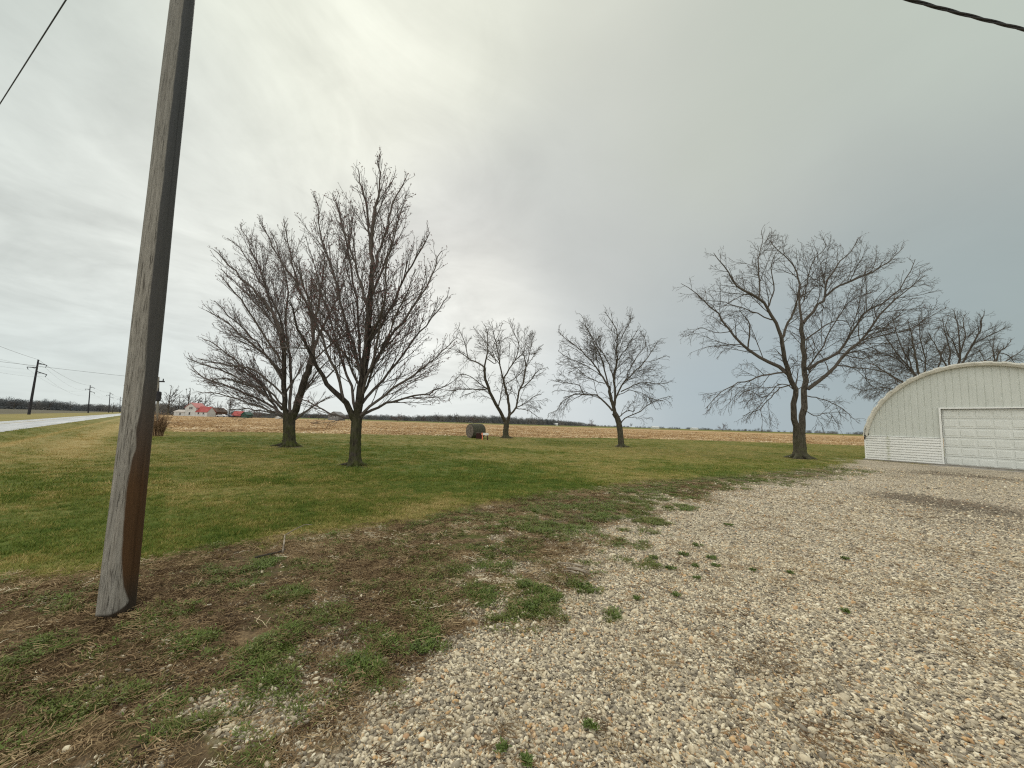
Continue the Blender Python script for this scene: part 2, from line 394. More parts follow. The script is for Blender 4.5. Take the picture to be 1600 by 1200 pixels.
for i in range(len(ts)-1): mb.poly([road_pt(ts[i], -1.43, .116), road_pt(ts[i+1], -1.43, .116), road_pt(ts[i+1], -1.57, .116), road_pt(ts[i], -1.57, .116)])
mb.build('road_marking', m_line, kind='structure')

# ------------------------------------------------------------------ scatter by geometry nodes (ground cover only)
def scatter(name, pos, rot, scl, idx, colv, protos, label, cat):
    me = bpy.data.meshes.new(name); me.vertices.add(len(pos)); me.vertices.foreach_set('co', np.asarray(pos, np.float32).ravel())
    for nm_, arr, ty, key in (('rot', rot, 'FLOAT_VECTOR', 'vector'), ('scl', scl, 'FLOAT_VECTOR', 'vector'), ('idx', idx, 'INT', 'value'), ('tone', colv, 'FLOAT', 'value')):
        a = me.attributes.new(nm_, ty, 'POINT'); a.data.foreach_set(key, np.asarray(arr, np.int32 if ty == 'INT' else np.float32).ravel())
    o = bpy.data.objects.new(name, me); C.objects.link(o); tag(o, label, cat, kind='stuff')
    g = bpy.data.node_groups.new(name+'_scatter', 'GeometryNodeTree')
    g.interface.new_socket('Geometry', in_out='INPUT', socket_type='NodeSocketGeometry'); g.interface.new_socket('Geometry', in_out='OUTPUT', socket_type='NodeSocketGeometry')
    N = g.nodes; L = g.links; gi = N.new('NodeGroupInput'); go = N.new('NodeGroupOutput')
    ip = N.new('GeometryNodeInstanceOnPoints'); jn = N.new('GeometryNodeJoinGeometry')
    infos = []
    for p in protos:
        oi = N.new('GeometryNodeObjectInfo'); oi.inputs['Object'].default_value = p; oi.inputs['As Instance'].default_value = True; infos.append(oi)
    for oi in infos[::-1]: L.new(oi.outputs['Geometry'], jn.inputs[0])
    def na(nm_, dt):
        x = N.new('GeometryNodeInputNamedAttribute'); x.data_type = dt; x.inputs['Name'].default_value = nm_; return x.outputs['Attribute']
    L.new(gi.outputs[0], ip.inputs['Points']); L.new(jn.outputs[0], ip.inputs['Instance']); ip.inputs['Pick Instance'].default_value = True
    L.new(na('idx', 'INT'), ip.inputs['Instance Index'])
    e2r = N.new('FunctionNodeEulerToRotation'); L.new(na('rot', 'FLOAT_VECTOR'), e2r.inputs[0]); L.new(e2r.outputs[0], ip.inputs['Rotation'])
    L.new(na('scl', 'FLOAT_VECTOR'), ip.inputs['Scale']); L.new(ip.outputs[0], go.inputs[0])
    md = o.modifiers.new('scatter', 'NODES'); md.node_group = g
    return o
def proto(name, me, m):
    o = bpy.data.objects.new(name, me); me.materials.append(m); return o
def tone_fn(stops, tip=None):
    def fn(n, b):
        a = n.new('ShaderNodeAttribute'); a.attribute_type = 'INSTANCER'; a.attribute_name = 'tone'
        c = n.ramp(a.outputs['Fac'], stops)
        n.put(b.inputs['Base Color'], c)
        if tip: b.inputs['Subsurface Weight'].default_value = 0
    return fn
def stone_fn(n, b):
    a = n.new('ShaderNodeAttribute'); a.attribute_type = 'INSTANCER'; a.attribute_name = 'tone'
    c = n.ramp(a.outputs['Fac'], [(0, (.16, .135, .10)), (.2, (.29, .25, .185)), (.38, (.44, .38, .275)), (.55, (.60, .51, .355)), (.72, (.74, .645, .46)), (.88, (.88, .81, .63)), (.94, (.64, .42, .20)), (1, (.44, .27, .15))])
    t = n.new('ShaderNodeTexCoord'); f = n.noise(t.outputs['Object'], 1.6, 4, .6)
    n.put(b.inputs['Base Color'], n.mix(n.rng(f, .3, .7), n.mix(1, c, (.72, .70, .68), 'MULTIPLY'), c))
m_stone = mat('pebble', (.4, .35, .28), .62, stone_fn, .35)
def pebble_mesh(k, sub):
    bm = bmesh.new(); bmesh.ops.create_icosphere(bm, subdivisions=sub, radius=1)
    rs = np.random.RandomState(k); ax = rs.uniform(.75, 1.2, 3)*[1.15, .9, .62]
    ph = rs.uniform(0, 6, 6)
    for v in bm.verts:
        c = v.co; s = 1 + .13*math.sin(2.1*c.x+ph[0]+1.7*c.y) + .12*math.sin(2.6*c.y+ph[1]+2*c.z) + .10*math.sin(3*c.z+ph[2]-2*c.x)
        v.co = Vector((c.x*ax[0]*s, c.y*ax[1]*s, c.z*ax[2]*s))
    me = bpy.data.meshes.new('pebble'); bm.to_mesh(me); bm.free(); me.polygons.foreach_set('use_smooth', np.ones(len(me.polygons), bool)); return me
peb = [proto('pebble', pebble_mesh(k, 2), m_stone) for k in range(7)]
def rand_sector(n, r0, r1, a0, a1_, power=1.0):
    """points in a ring sector; density ~ r**(-power)"""
    u = RS.rand(n); k = 2-power
    if abs(k) < 1e-3: r = r0*(r1/r0)**u
    else: r = (r0**k + u*(r1**k-r0**k))**(1/k)
    a = np.radians(RS.uniform(a0, a1_, n)); return r*np.sin(a), r*np.cos(a), r
def zat(x, y, d=None):
    d = d or fields(x, y); return ground_z(x, y, d)
def stain_at(X_, Y2_):
    t_ = np.zeros(len(X_))
    for px, py, rr_, s_ in STAINS:
        a = gr(px, py); t_ += s_*np.exp(-((X_-a[0])**2+(Y2_-a[1])**2)/rr_**2)
    return np.clip(t_*(.3+1.4*fbm(X_*2.2, Y2_*2.2, 4)), 0, 1)
def gravel():
    xs, ys, rs = [], [], []
    for n, r0, r1, pw in ((240000, .9, 6.5, .35), (120000, 6.5, 14, 1.2), (70000, 13.5, 27, 1.4)):
        x, y, r = rand_sector(n, r0, r1, -62, 62, pw); xs.append(x); ys.append(y); rs.append(r)
    x = np.concatenate(xs); y = np.concatenate(ys); r = np.concatenate(rs)
    d = fields(x, y)
    base_ = np.clip(d['gravel'], 0, 1)*(.55+.9*(fbm(x*2.3, y*2.3, 3)))
    thin = np.clip((fbm(x*.9+4, y*.9+60, 4)-.60)*8, 0, 1)*.55
    pr = np.where(d['gravel'] > .02, base_*(1-thin), 0) + .30*d['verge']*np.exp(-np.clip(-d['gs'], 0, 9)/1.1)*(fbm(x*3+7, y*3, 3) > .48)
    k = RS.rand(len(x)) < pr
    # keep stones clear of the utility pole
    x, y, r = x[k], y[k], r[k]; d = {kk: v[k] for kk, v in d.items()}
    z = ground_z(x, y, d)
    n = len(x); size = np.exp(RS.normal(math.log(.0068), .36, n))*(1+np.clip(r-6, 0, 18)*.07)
    size = np.clip(size, .004, .03)
    rot = np.stack([RS.normal(0, .45, n), RS.normal(0, .45, n), RS.uniform(0, 6.28, n)], 1)
    scl = np.stack([size*RS.uniform(.85, 1.35, n), size*RS.uniform(.8, 1.2, n), size*RS.uniform(.75, 1.25, n)], 1)
    tone = np.clip(RS.beta(1.45, 1.6, n)*.93, 0, 1); w_ = RS.rand(n); tone = np.where(w_ < .07, RS.uniform(.92, 1, n), tone)
    stn = stain_at(x, y); tone = np.where(RS.rand(n) < stn*.75, tone*.25, tone)
    scatter('gravel_pebbles', np.stack([x, y, z+size*.25], 1), rot, scl, RS.randint(0, 7, n), tone, peb, 'rounded cream, tan and grey pebbles covering the driveway', 'gravel')
gravel()
# grass tufts -------------------------------------------------------
def tuft_mesh(k, nb, h, spread, width, lean=.5, flat=0.0, segs=2):
    rs = np.random.RandomState(k); vs = []; fs = []
    for i in range(nb):
        a = rs.uniform(0, 6.28); rr_ = spread*math.sqrt(rs.rand()); bx, by = rr_*math.cos(a), rr_*math.sin(a)
        hh = h*rs.uniform(.55, 1.15); la = rs.uniform(0, 6.28) if rs.rand() < .5 else a; ln = hh*lean*rs.uniform(.3, 1.5)
        wa = rs.uniform(0, 3.14); wx, wy = math.cos(wa)*width*rs.uniform(.6, 1.2)/2, math.sin(wa)*width/2
        b = len(vs)
        for s in range(segs+1):
            t = s/segs; ww = (1-t)**.6 if t < 1 else .08
            px = bx+math.cos(la)*ln*t**1.6; py = by+math.sin(la)*ln*t**1.6; pz = hh*(t - flat*t*t)-.004
            vs += [(px-wx*ww, py-wy*ww, pz), (px+wx*ww, py+wy*ww, pz)]
        for s in range(segs): fs.append((b+2*s, b+2*s+1, b+2*s+3, b+2*s+2))
    return np_mesh('tuft', vs, fs)
m_grass = mat('grass_blade', (.07, .1, .02), .7, tone_fn([(0, (.50, .38, .16)), (.25, (.36, .295, .09)), (.45, (.225, .225, .045)), (.7, (.15, .19, .03)), (1, (.095, .15, .022))]), .2)
m_straw = mat('dry_straw', (.3, .2, .1), .85, tone_fn([(0, (.08, .048, .028)), (.3, (.175, .115, .062)), (.65, (.32, .225, .122)), (.9, (.46, .35, .20)), (1, (.68, .60, .44))]), .15)
m_weed = mat('weed_leaf', (.06, .1, .02), .6, tone_fn([(0, (.21, .17, .06)), (.4, (.135, .155, .036)), (1, (.105, .165, .028))]), .25)
tufts = [proto('tuft', tuft_mesh(20+k, 16, .042, .06, .0055, .8), m_grass) for k in range(5)]
coarse = [proto('tuft', tuft_mesh(40+k, 26, .05, .17, .011, .8), m_grass) for k in range(4)]
def lawn_grass():
    # (count, inner and outer distance, fall-off, tuft kinds, size)
    for (n, r0, r1, pw, prt, sz) in ((95000, 3.3, 12, 1.0, tufts, 1.0), (120000, 11, 80, 1.6, coarse, 1.0)):
        x, y, r = rand_sector(n, r0, r1, -62, 62, pw); d = fields(x, y)
        pr = (1-d['verge'])*(1-d['gravel'])*(1-d['field'])*(1-d['dark'])*((d['q'] > .8))
        for px_, py_, r2_ in [(556, 728, .4), (452, 698, .55), (790, 685, .5), (971, 699, .35), (1251, 717, .45)]:
            a_ = gr(px_, py_); pr = pr*(np.hypot(x-a_[0], y-a_[1]) > r2_*(.5+1.0*fbm(x*3, y*3, 2)))
        pr = pr*(sdist(x, y, np.array([S(0, 0, 0)[:2], S(10, 0, 0)[:2], S(10, 14, 0)[:2], S(0, 14, 0)[:2]])) < 0)
        k = RS.rand(n) < pr*(.75+.6*(fbm(x*1.5, y*1.5, 2)-.5)); x, y, r = x[k], y[k], r[k]; d = {kk: v[k] for kk, v in d.items()}
        z = ground_z(x, y, d); m = len(x)
        tone = np.clip(d['green']*.55 + RS.normal(.24, .22, m) + (fbm(x*3, y*3, 2)-.5)*.9 - d['tan']*.6, 0, 1)
        s = sz*RS.uniform(.6, 1.25, m)*(.7+.5*fbm(x*.8, y*.8, 2))
        hs = s*RS.uniform(.6, 1.1, m)*np.where(d['green'] > .5, 1.1, .75)
        rot = np.stack([RS.normal(0, .12, m), RS.normal(0, .12, m), RS.uniform(0, 6.28, m)], 1)
        scatter('lawn_grass' if prt is tufts else 'lawn_grass_beyond', np.stack([x, y, z], 1), rot, np.stack([s, s, hs], 1), RS.randint(0, len(prt), m), tone, prt,
                'short mixed green and straw coloured mown grass' if prt is tufts else 'short green and tan grass farther out around the trees', 'grass')
lawn_grass()
def chip_mesh(k, n=24, spread=.075, L=.042, w_=.0020):
    """loose straw and twiglets lying flat"""
    rs = np.random.RandomState(k); vs = []; fs = []
    for i in range(n):
        cx, cy = rs.normal(0, spread*.6, 2); a = rs.normal(.5, 1.0); l = L*rs.uniform(.4, 1.5); bend = rs.uniform(-.5, .5); z0 = rs.uniform(.001, .012); tl = rs.uniform(-.25, .35)
        b = len(vs); ww = w_*rs.uniform(.6, 1.5)
        for s in range(3):
            t = s-1; px = cx+math.cos(a+bend*t)*l*t/2; py = cy+math.sin(a+bend*t)*l*t/2; pz = z0+max(0, tl*l*t)*.5
            nx, ny = -math.sin(a)*ww/2, math.cos(a)*ww/2
            vs += [(px-nx, py-ny, pz), (px+nx, py+ny, pz+.002)]
        for s in range(2): fs.append((b+2*s, b+2*s+1, b+2*s+3, b+2*s+2))
    return np_mesh('straw', vs, fs)
straws = [proto('straw', chip_mesh(60+k), m_straw) for k in range(5)] + [proto('straw', chip_mesh(70+k, 5, .06, .07, .0028), m_straw) for k in range(2)]
def straw_litter():
    x, y, r = rand_sector(95000, 1.2, 14, -62, 55, .9); d = fields(x, y)
    pr = np.clip(d['verge'], 0, 1)*(1-np.clip(d['gravel'], 0, 1)*.93)*np.clip(.25+2.6*(fbm(x*1.1+9, y*1.1, 4)-.38), .06, 1)
    k = RS.rand(len(x)) < pr; x, y, r = x[k], y[k], r[k]; d = {kk: v[k] for kk, v in d.items()}; m = len(x)
    tone = np.clip(RS.beta(2.2, 2.4, m) + (fbm(x*.7+3, y*.7, 3)-.5)*.9 + np.where(RS.rand(m) < .05, .35, 0), 0, 1)
    s = RS.uniform(.6, 1.4, m)
    rot = np.stack([RS.normal(0, .1, m), RS.normal(0, .1, m), RS.uniform(0, 6.28, m)], 1)
    scatter('straw_litter', np.stack([x, y, ground_z(x, y, d)+.002], 1), rot, np.stack([s, s, s], 1), RS.randint(0, 7, m), tone, straws, 'flattened brown straw and dead stems over dark soil', 'dead grass')
straw_litter()
def weed_mesh(k, n=22, R=.06, h=.028, lw=.011):
    """small clump of broad leaves"""
    rs = np.random.RandomState(k); vs = []; fs = []
    for i in range(n):
        a = rs.uniform(0, 6.28); r0 = R*math.sqrt(rs.rand()); L = rs.uniform(.018, .04); el = rs.uniform(.1, 1.1)
        c = np.array([r0*math.cos(a), r0*math.sin(a), rs.uniform(.2, 1)*h*(1-.6*r0/R)]); da = a+rs.normal(0, .8)
        dx = np.array([math.cos(da)*math.cos(el), math.sin(da)*math.cos(el), math.sin(el)]); sx = np.array([-math.sin(da), math.cos(da), rs.uniform(-.4, .4)])*lw*rs.uniform(.5, 1)/2
        b = len(vs); vs += [c, c+dx*L*.5+sx, c+dx*L+np.array([0, 0, -.15*L]), c+dx*L*.5-sx]; fs.append((b, b+1, b+2, b+3))
    return np_mesh('weed', vs, fs)
weeds = [proto('weed', weed_mesh(90+k), m_weed) for k in range(5)] + [proto('weed', tuft_mesh(95+k, 26, .06, .045, .006, 1.0, .4), m_weed) for k in range(3)]
PATCH = [(60, 1030, .26), (30, 1060, .2), (110, 1010, .15), (20, 1140, .2), (225, 990, .12), (330, 1015, .14), (300, 1000, .1), (420, 1010, .12), (450, 930, .13), (340, 920, .16), (250, 960, .16), (190, 975, .12), (560, 1040, .13), (590, 1025, .1), (640, 1010, .14), (670, 1000, .1),
         (660, 900, .3), (720, 880, .35), (780, 870, .3), (820, 915, .14), (760, 920, .14), (870, 940, .12), (915, 915, .12), (860, 930, .08), (830, 948, .13), (800, 965, .1), (930, 955, .14), (620, 920, .2), (560, 900, .25), (560, 860, .35), (620, 860, .35), (700, 850, .45),
         (800, 840, .55), (880, 850, .4), (930, 870, .25), (860, 820, .5), (950, 800, .6), (1000, 785, .6), (1040, 770, .7), (900, 800, .6), (980, 770, .8), (1100, 757, .8), (1180, 750, 1.0), (1240, 743, 1.0), (1060, 792, .25), (1020, 815, .2), (1010, 830, .25), (985, 850, .2), (1000, 880, .15),
         (500, 880, .2), (420, 880, .15), (350, 890, .15), (520, 960, .15), (480, 990, .12), (600, 985, .14), (150, 1100, .13), (250, 1090, .13), (430, 1070, .1), (200, 1160, .14), (340, 1140, .1), (80, 960, .15), (680, 960, .16), (730, 935, .14), (500, 840, .3), (1330, 735, .8), (1290, 738, .9)]
def weed_cover():
    X, Y_ = [], []
    for px, py, R_ in PATCH:
        a = gr(px, py); n = int(120*min(1, (R_/.14))**1.5*max(1, R_/.3)**1.2*(1.5 if R_ < .3 else 1))
        th = RS.uniform(0, 6.28, n); rr_ = R_*1.25*np.sqrt(RS.rand(n)); X.append(a[0]+rr_*np.cos(th)*1.25); Y_.append(a[1]+rr_*np.sin(th))
    x0, y0, _ = rand_sector(90000, 1.3, 16, -62, 52, .9); d0 = fields(x0, y0)
    k = RS.rand(len(x0)) < d0['verge']*(1-d0['gravel'])*np.clip((fbm(x0*1.9+70, y0*1.9+3, 4)-.46+.14*np.clip((x0+1.8)/1.5, -.4, 1))*5, .06, 1)
    X.append(x0[k]); Y_.append(y0[k]); x = np.concatenate(X); y = np.concatenate(Y_)
    k = fbm(x*5+2, y*5, 3) > .46; x, y = x[k], y[k]; d = fields(x, y); m = len(x)
    s = RS.uniform(.5, 1.2, m)*np.where(np.hypot(x, y) > 6, 1.3, 1)
    rot = np.stack([RS.normal(0, .15, m), RS.normal(0, .15, m), RS.uniform(0, 6.28, m)], 1)
    tone = np.clip(RS.beta(2.5, 2, m)+(fbm(x*2, y*2)-.5)*.6, 0, 1)
    scatter('weeds', np.stack([x, y, ground_z(x, y, d)], 1), rot, np.stack([s, s, s*RS.uniform(.45, .95, m)], 1), RS.randint(0, 8, m), tone, weeds, 'low green weeds spreading through the verge beside the gravel', 'weeds')
weed_cover()
# corn stubble
def stub_mesh(k):
    rs = np.random.RandomState(k); vs = []; fs = []
    for i in range(9):
        c = rs.normal(0, .35, 2); up_ = i < 3; L = rs.uniform(.12, .34) if up_ else rs.uniform(.2, .6); a = rs.uniform(0, 6.28); w_ = .022 if up_ else rs.uniform(.02, .07)
        dv = np.array([rs.normal(0, .2), rs.normal(0, .2), 1])*L if up_ else np.array([math.cos(a), math.sin(a), rs.uniform(0, .25)])*L
        sx = np.array([math.cos(a+1.57), math.sin(a+1.57), 0 if up_ else rs.uniform(-.5, 1)])*w_/2; p = np.array([c[0], c[1], 0 if up_ else .03]); b = len(vs)
        vs += [p-sx, p+sx, p+dv*.5+sx+[0, 0, .02], p+dv*.5-sx+[0, 0, .02], p+dv+sx*.5, p+dv-sx*.5]; fs += [(b, b+1, b+2, b+3), (b+3, b+2, b+4, b+5)]
    return np_mesh('stubble', vs, fs)
m_stub = mat('corn_residue', (.4, .3, .15), .85, tone_fn([(0, (.14, .08, .04)), (.35, (.40, .26, .13)), (.7, (.64, .47, .26)), (1, (.80, .70, .52))]), .15)
stubs = [proto('stubble', stub_mesh(120+k), m_stub) for k in range(6)]
def stubble():
    x, y, r = rand_sector(90000, 32, 230, -60, 52, 1.6); fs_ = sdist(x, y, fieldP)
    # snap to planted rows running with the road
    q = x*RN[0]+y*RN[1]; qq = np.round(q/.95)*.95 + RS.normal(0, .12, len(q)); x = x+(qq-q)*RN[0]; y = y+(qq-q)*RN[1]
    k = (fs_ + RS.normal(0, .5, len(x)) > 0) & (RS.rand(len(x)) < .35+.8*fbm(x*.12, y*.12, 3)); x, y, r = x[k], y[k], r[k]; m = len(x)
    d = fields(x, y); s = RS.uniform(.6, 1.15, m)
    rot = np.stack([0*s, 0*s, RS.uniform(0, 6.28, m)], 1); tone = np.clip(RS.beta(2, 2, m)+(fbm(x*.3, y*.3, 3)-.5)*.9, 0, 1)
    scatter('corn_stubble', np.stack([x, y, ground_z(x, y, d)], 1), rot, np.stack([s, s, s*.8], 1), RS.randint(0, 6, m), tone, stubs, 'pale tan corn stubble and husks left in the harvested field', 'stubble')
stubble()

# ------------------------------------------------------------------ bare trees
def bark_fn(c1, c2, moss=None, top=1.6):
    def fn(n, b):
        P = n.new('ShaderNodeTexCoord').outputs['Object']; m = n.new('ShaderNodeMapping'); n.put(m.inputs[0], P); m.inputs['Scale'].default_value = (1, 1, .22)
        nz = n.noise(m.outputs[0], 14, 6, .7)
        c = n.mix(n.rng(nz, .35, .65), c1, c2)
        if moss:
            s = n.new('ShaderNodeSeparateXYZ'); n.put(s.inputs[0], P)
            f = n.math('MULTIPLY', n.rng(s.outputs[2], top, .2), n.rng(n.noise(P, 3.5, 4, .6), .35, .6)); c = n.mix(n.math('MULTIPLY', f, .8), c, moss)
        n.put(b.inputs['Base Color'], c)
        bp = n.new('ShaderNodeBump'); n.put(bp.inputs['Height'], nz); bp.inputs['Strength'].default_value = 1; bp.inputs['Distance'].default_value = .04
        n.put(b.inputs['Normal'], bp.outputs[0])
    return fn
m_bark = mat('maple_bark', (.08, .07, .06), .9, bark_fn((.020, .016, .014), (.095, .08, .066), (.065, .075, .018), 2.4), .1)
m_bark2 = mat('grey_bark', (.08, .07, .06), .9, bark_fn((.028, .024, .019), (.125, .108, .084), (.085, .085, .045), 2.5), .1)
m_twig = mat('dark_twig', (.125, .105, .094), .9, None, .1)
m_twig2 = mat('brown_twig', (.10, .085, .070), .9, None, .1)
m_bud = mat('red_bud', (.19, .085, .08), .8, None, .1)
def norm(a): return a/(np.linalg.norm(a, axis=-1, keepdims=True)+1e-9)
def resample(P, R_, K):
    P = np.array(P); seg = np.linalg.norm(np.diff(P, axis=0), axis=1); s = np.concatenate([[0], np.cumsum(seg)]); t = np.linspace(0, s[-1], K+1)
    # Catmull-Rom through the traced points
    out = []
    for tt in t:
        i = min(max(np.searchsorted(s, tt, 'right')-1, 0), len(P)-2); u = (tt-s[i])/(seg[i]+1e-9)
        p0 = P[max(i-1, 0)]; p1 = P[i]; p2 = P[i+1]; p3 = P[min(i+2, len(P)-1)]
        out.append(.5*((2*p1)+(p2-p0)*u+(2*p0-5*p1+4*p2-p3)*u*u+(3*p1-p0-3*p2+p3)*u**3))
    return np.array(out), np.interp(t, s, R_)
def tubes(P, R_, S_):
    """P (N,K+1,3), R_ (N,K+1) -> verts, quads"""
    N, K1, _ = P.shape; T = np.empty_like(P); T[:, 1:-1] = P[:, 2:]-P[:, :-2]; T[:, 0] = P[:, 1]-P[:, 0]; T[:, -1] = P[:, -1]-P[:, -2]; T = norm(T)
    avg = norm(P[:, -1]-P[:, 0])[:, None, :]; ref = np.where(np.abs(avg[..., 2:3]) < .8, np.array([0, 0, 1.]), np.array([1., 0, 0]))
    A = norm(np.cross(T, np.broadcast_to(ref, T.shape))); B = np.cross(T, A)
    an = np.arange(S_)*2*math.pi/S_; ca = np.cos(an)[None, None, :, None]; sa = np.sin(an)[None, None, :, None]
    Vv = P[:, :, None, :] + R_[:, :, None, None]*(ca*A[:, :, None, :]+sa*B[:, :, None, :])
    idx = np.arange(N*K1*S_).reshape(N, K1, S_); nx = np.roll(idx, -1, axis=2)
    Qd = np.stack([idx[:, :-1], nx[:, :-1], nx[:, 1:], idx[:, 1:]], -1).reshape(-1, 4)
    return Vv.reshape(-1, 3), Qd
def grow(P, R_, rs, spacing, angle, lenf, K, t0, upw, wig, rratio, rmin, rtip, zlo, zhi, droop=0., lmin=.05, lmax=9., flat=0, L0=None, rmax=9.):
    """children of every branch in P"""
    N, K1, _ = P.shape; seg = np.linalg.norm(np.diff(P, axis=1), axis=2); L = seg.sum(1)
    cnt = np.maximum(1, np.round(L*(1-t0)/spacing*rs.uniform(.75, 1.25, N))).astype(int)
    par = np.repeat(np.arange(N), cnt); j = np.concatenate([np.arange(c) for c in cnt]); t = t0+(1-t0)*(j+rs.uniform(.1, .9, len(j)))/cnt[par]; t = np.clip(t, 0, .985)
    f = t*(K1-1); i = np.minimum(f.astype(int), K1-2); u = (f-i)[:, None]
    p = P[par, i]*(1-u)+P[par, i+1]*u; r_ = R_[par, i]*(1-u[:, 0])+R_[par, i+1]*u[:, 0]; tg = norm(P[par, i+1]-P[par, i])
    rnd = norm(rs.normal(size=tg.shape)); side = norm(np.cross(tg, rnd)); an = np.radians(rs.normal(angle, angle*.22, len(par)))[:, None]
    d = norm(tg*np.cos(an)+side*np.sin(an))
    rem = L[par]*(1-t)
    ln = np.clip((rem*lenf[0]+lenf[1]*(.3+.7*np.sqrt(1-t)))*rs.uniform(.55, 1.2, len(par)), lmin, lmax)
    hz_ = np.clip((p[:, 2]-zlo)/(zhi-zlo), 0, 1)
    upv = upw - droop*(1-hz_)**1.5
    out = [p]; cur = p; st_ = ln/K
    for k in range(K):
        d = norm(d + np.stack([0*upv, 0*upv, upv/K], 1) + rs.normal(0, wig, d.shape)); cur = cur+d*st_[:, None]; out.append(cur)
    PP = np.stack(out, 1); r0 = np.clip(r_*rratio, rmin, rmax); RR_ = r0[:, None]*(1-np.linspace(0, 1, K+1)[None])+rtip*np.linspace(0, 1, K+1)[None]
    return PP, np.maximum(RR_, rtip)
def make_tree(name, base, spec, label, group=None, seed=1, Y=None, bark=None, twig=None, lv=None, buds=0, trunk_w=20, cat='tree', slope=.45, extra=0, spread=1.0):
    """spec: list of (traced points, start width px, end width px, is_trunk)"""
    rs = np.random.RandomState(seed); b0 = gr(*base) if Y is None else pt(base[0], base[1], Y)*[1, 1, 0]
    Y0 = b0[1]; root = thing(name, tuple(b0), label, cat, group); limbs = []; tv = []; tq = []; off = 0
    fwd = norm(np.array([b0[0], b0[1], 0.])); lat = np.array([fwd[1], -fwd[0], 0])
    dep = {}
    zs = []
    for si, (pts, w0, w1, isT) in enumerate(spec):
        # depth: follows the limb it leaves, then leans away from the picture plane of the trunk
        key0 = pts[0]; best = None
        for q, dv in dep.items():
            dd = math.hypot(q[0]-key0[0], q[1]-key0[1])
            if best is None or dd < best[0]: best = (dd, dv)
        d0 = 0.0 if (isT and si == 0) or best is None else best[1]
        sl = (0 if isT == 1 and si == 0 else rs.uniform(.2, 1)*slope*(1 if rs.rand() < .5 else -1)); acc_ = 0; PP = []
        for k, q in enumerate(pts):
            if k: acc_ += math.hypot(q[0]-pts[k-1][0], q[1]-pts[k-1][1])/F*Y0
            dd = d0+sl*acc_*(1-.2*k/len(pts)); dep[q] = dd
            yy = Y0*(1+dd/np.hypot(b0[0], b0[1])); PP.append(pt(q[0], q[1], yy))
        R_ = np.linspace(w0, w1, len(pts))/2/F*Y0
        limbs.append((PP, R_, isT))
    trunkP = []; L0P = []; L0R = []
    K0 = 14
    for PP, R_, isT in limbs:
        P_, RR_ = resample(PP, R_, K0)
        if isT == 1:
            P_, RR_ = resample(PP, R_, 26)
            P_[0, 2] -= .05
        else:
            P_[1:-1] += rs.normal(0, .012, P_[1:-1].shape)*np.linalg.norm(P_[-1]-P_[0])**.5
            # let the first point sink into its parent
        if isT:
            zz_ = P_[:, 2]; RR2 = RR_*(1+.38*np.exp(-np.clip(zz_, 0, 9)/.14)) if isT == 1 else RR_
            v, q = tubes(P_[None], RR2[None], 18 if isT == 1 else 10)
            if isT == 1:
                # fluted, uneven bark and root flare
                vv = v.reshape(-1, 18, 3); c = P_[:, None, :]; k = np.arange(18)
                fl = 1+.07*np.sin(k*5*2*math.pi/18+rs.rand()*6)[None, :]*(.5+2.2*np.exp(-np.clip(zz_, 0, 9)/.2))[:, None]+rs.normal(0, .035, (len(P_), 18))
                v = (c+(vv-c)*fl[..., None]).reshape(-1, 3)
            tv.append(v); tq.append(q+off); off += len(v)
        if isT == 1: P_, RR_ = resample(PP, R_, K0); 
        if isT != 1 or len(pts) > 5 or True: L0P.append(P_); L0R.append(RR_)
    r_b = spec[0][1]/2/F*Y0
    for k_ in range(7):
        a_ = k_*.9+rs.uniform(-.3, .3); o_ = r_b*rs.uniform(1.9, 3.0); e_ = np.array([math.cos(a_), math.sin(a_), 0])
        P_, RR_ = resample([b0+e_*r_b*.55+[0, 0, r_b*.9], b0+e_*r_b*1.15+[0, 0, r_b*.28], b0+e_*o_*.8+[0, 0, r_b*.05], b0+e_*o_*1.15+[0, 0, -r_b*.25]], [r_b*.42, r_b*.36, r_b*.24, r_b*.1], 8)
        v, q = tubes(P_[None], RR_[None], 8); tv.append(v); tq.append(q+off); off += len(v)
    off = 0
    me = np_mesh('trunk', np.concatenate(tv), np.concatenate(tq)); me.transform(Matrix.Translation(-Vector(b0)))
    o = bpy.data.objects.new('trunk', me); C.objects.link(o); o.parent = root; me.materials.append(bark); me.polygons.foreach_set('use_smooth', np.ones(len(me.polygons), bool))
    L0P = np.array(L0P); L0R = np.array(L0R); isT = np.array([l[2] for l in limbs])
    zhi = L0P[..., 2].max(); zlo = L0P[:, -1, 2].min()
    cv = []; cq = []; off = 0; mi = []
    def push(P_, R_, s_, m_=0):
        nonlocal off
        v, q = tubes(P_, R_, s_); cv.append(v); cq.append(q+off); off += len(v); mi.append(np.full(len(q), m_))
    if (isT == 0).any(): push(L0P[isT == 0], L0R[isT == 0], 8)
    cur = L0P, L0R
    # the trunk line only carries side limbs along its upper part
    skip = np.array([l[2] == 1 for l in limbs])
    allP = []
    first = True
    if extra:
        P_, R_ = grow(L0P[isT == 2], L0R[isT == 2], rs, extra, 52, (.55, .6), K0, .25, .35, .05, .42, .01, .012, zlo, zhi, 0)
        push(P_, R_, 6); cur = (np.concatenate([L0P, P_]), np.concatenate([L0R, R_]))
        skip = np.concatenate([skip, np.zeros(len(P_), bool)])
    tips = []
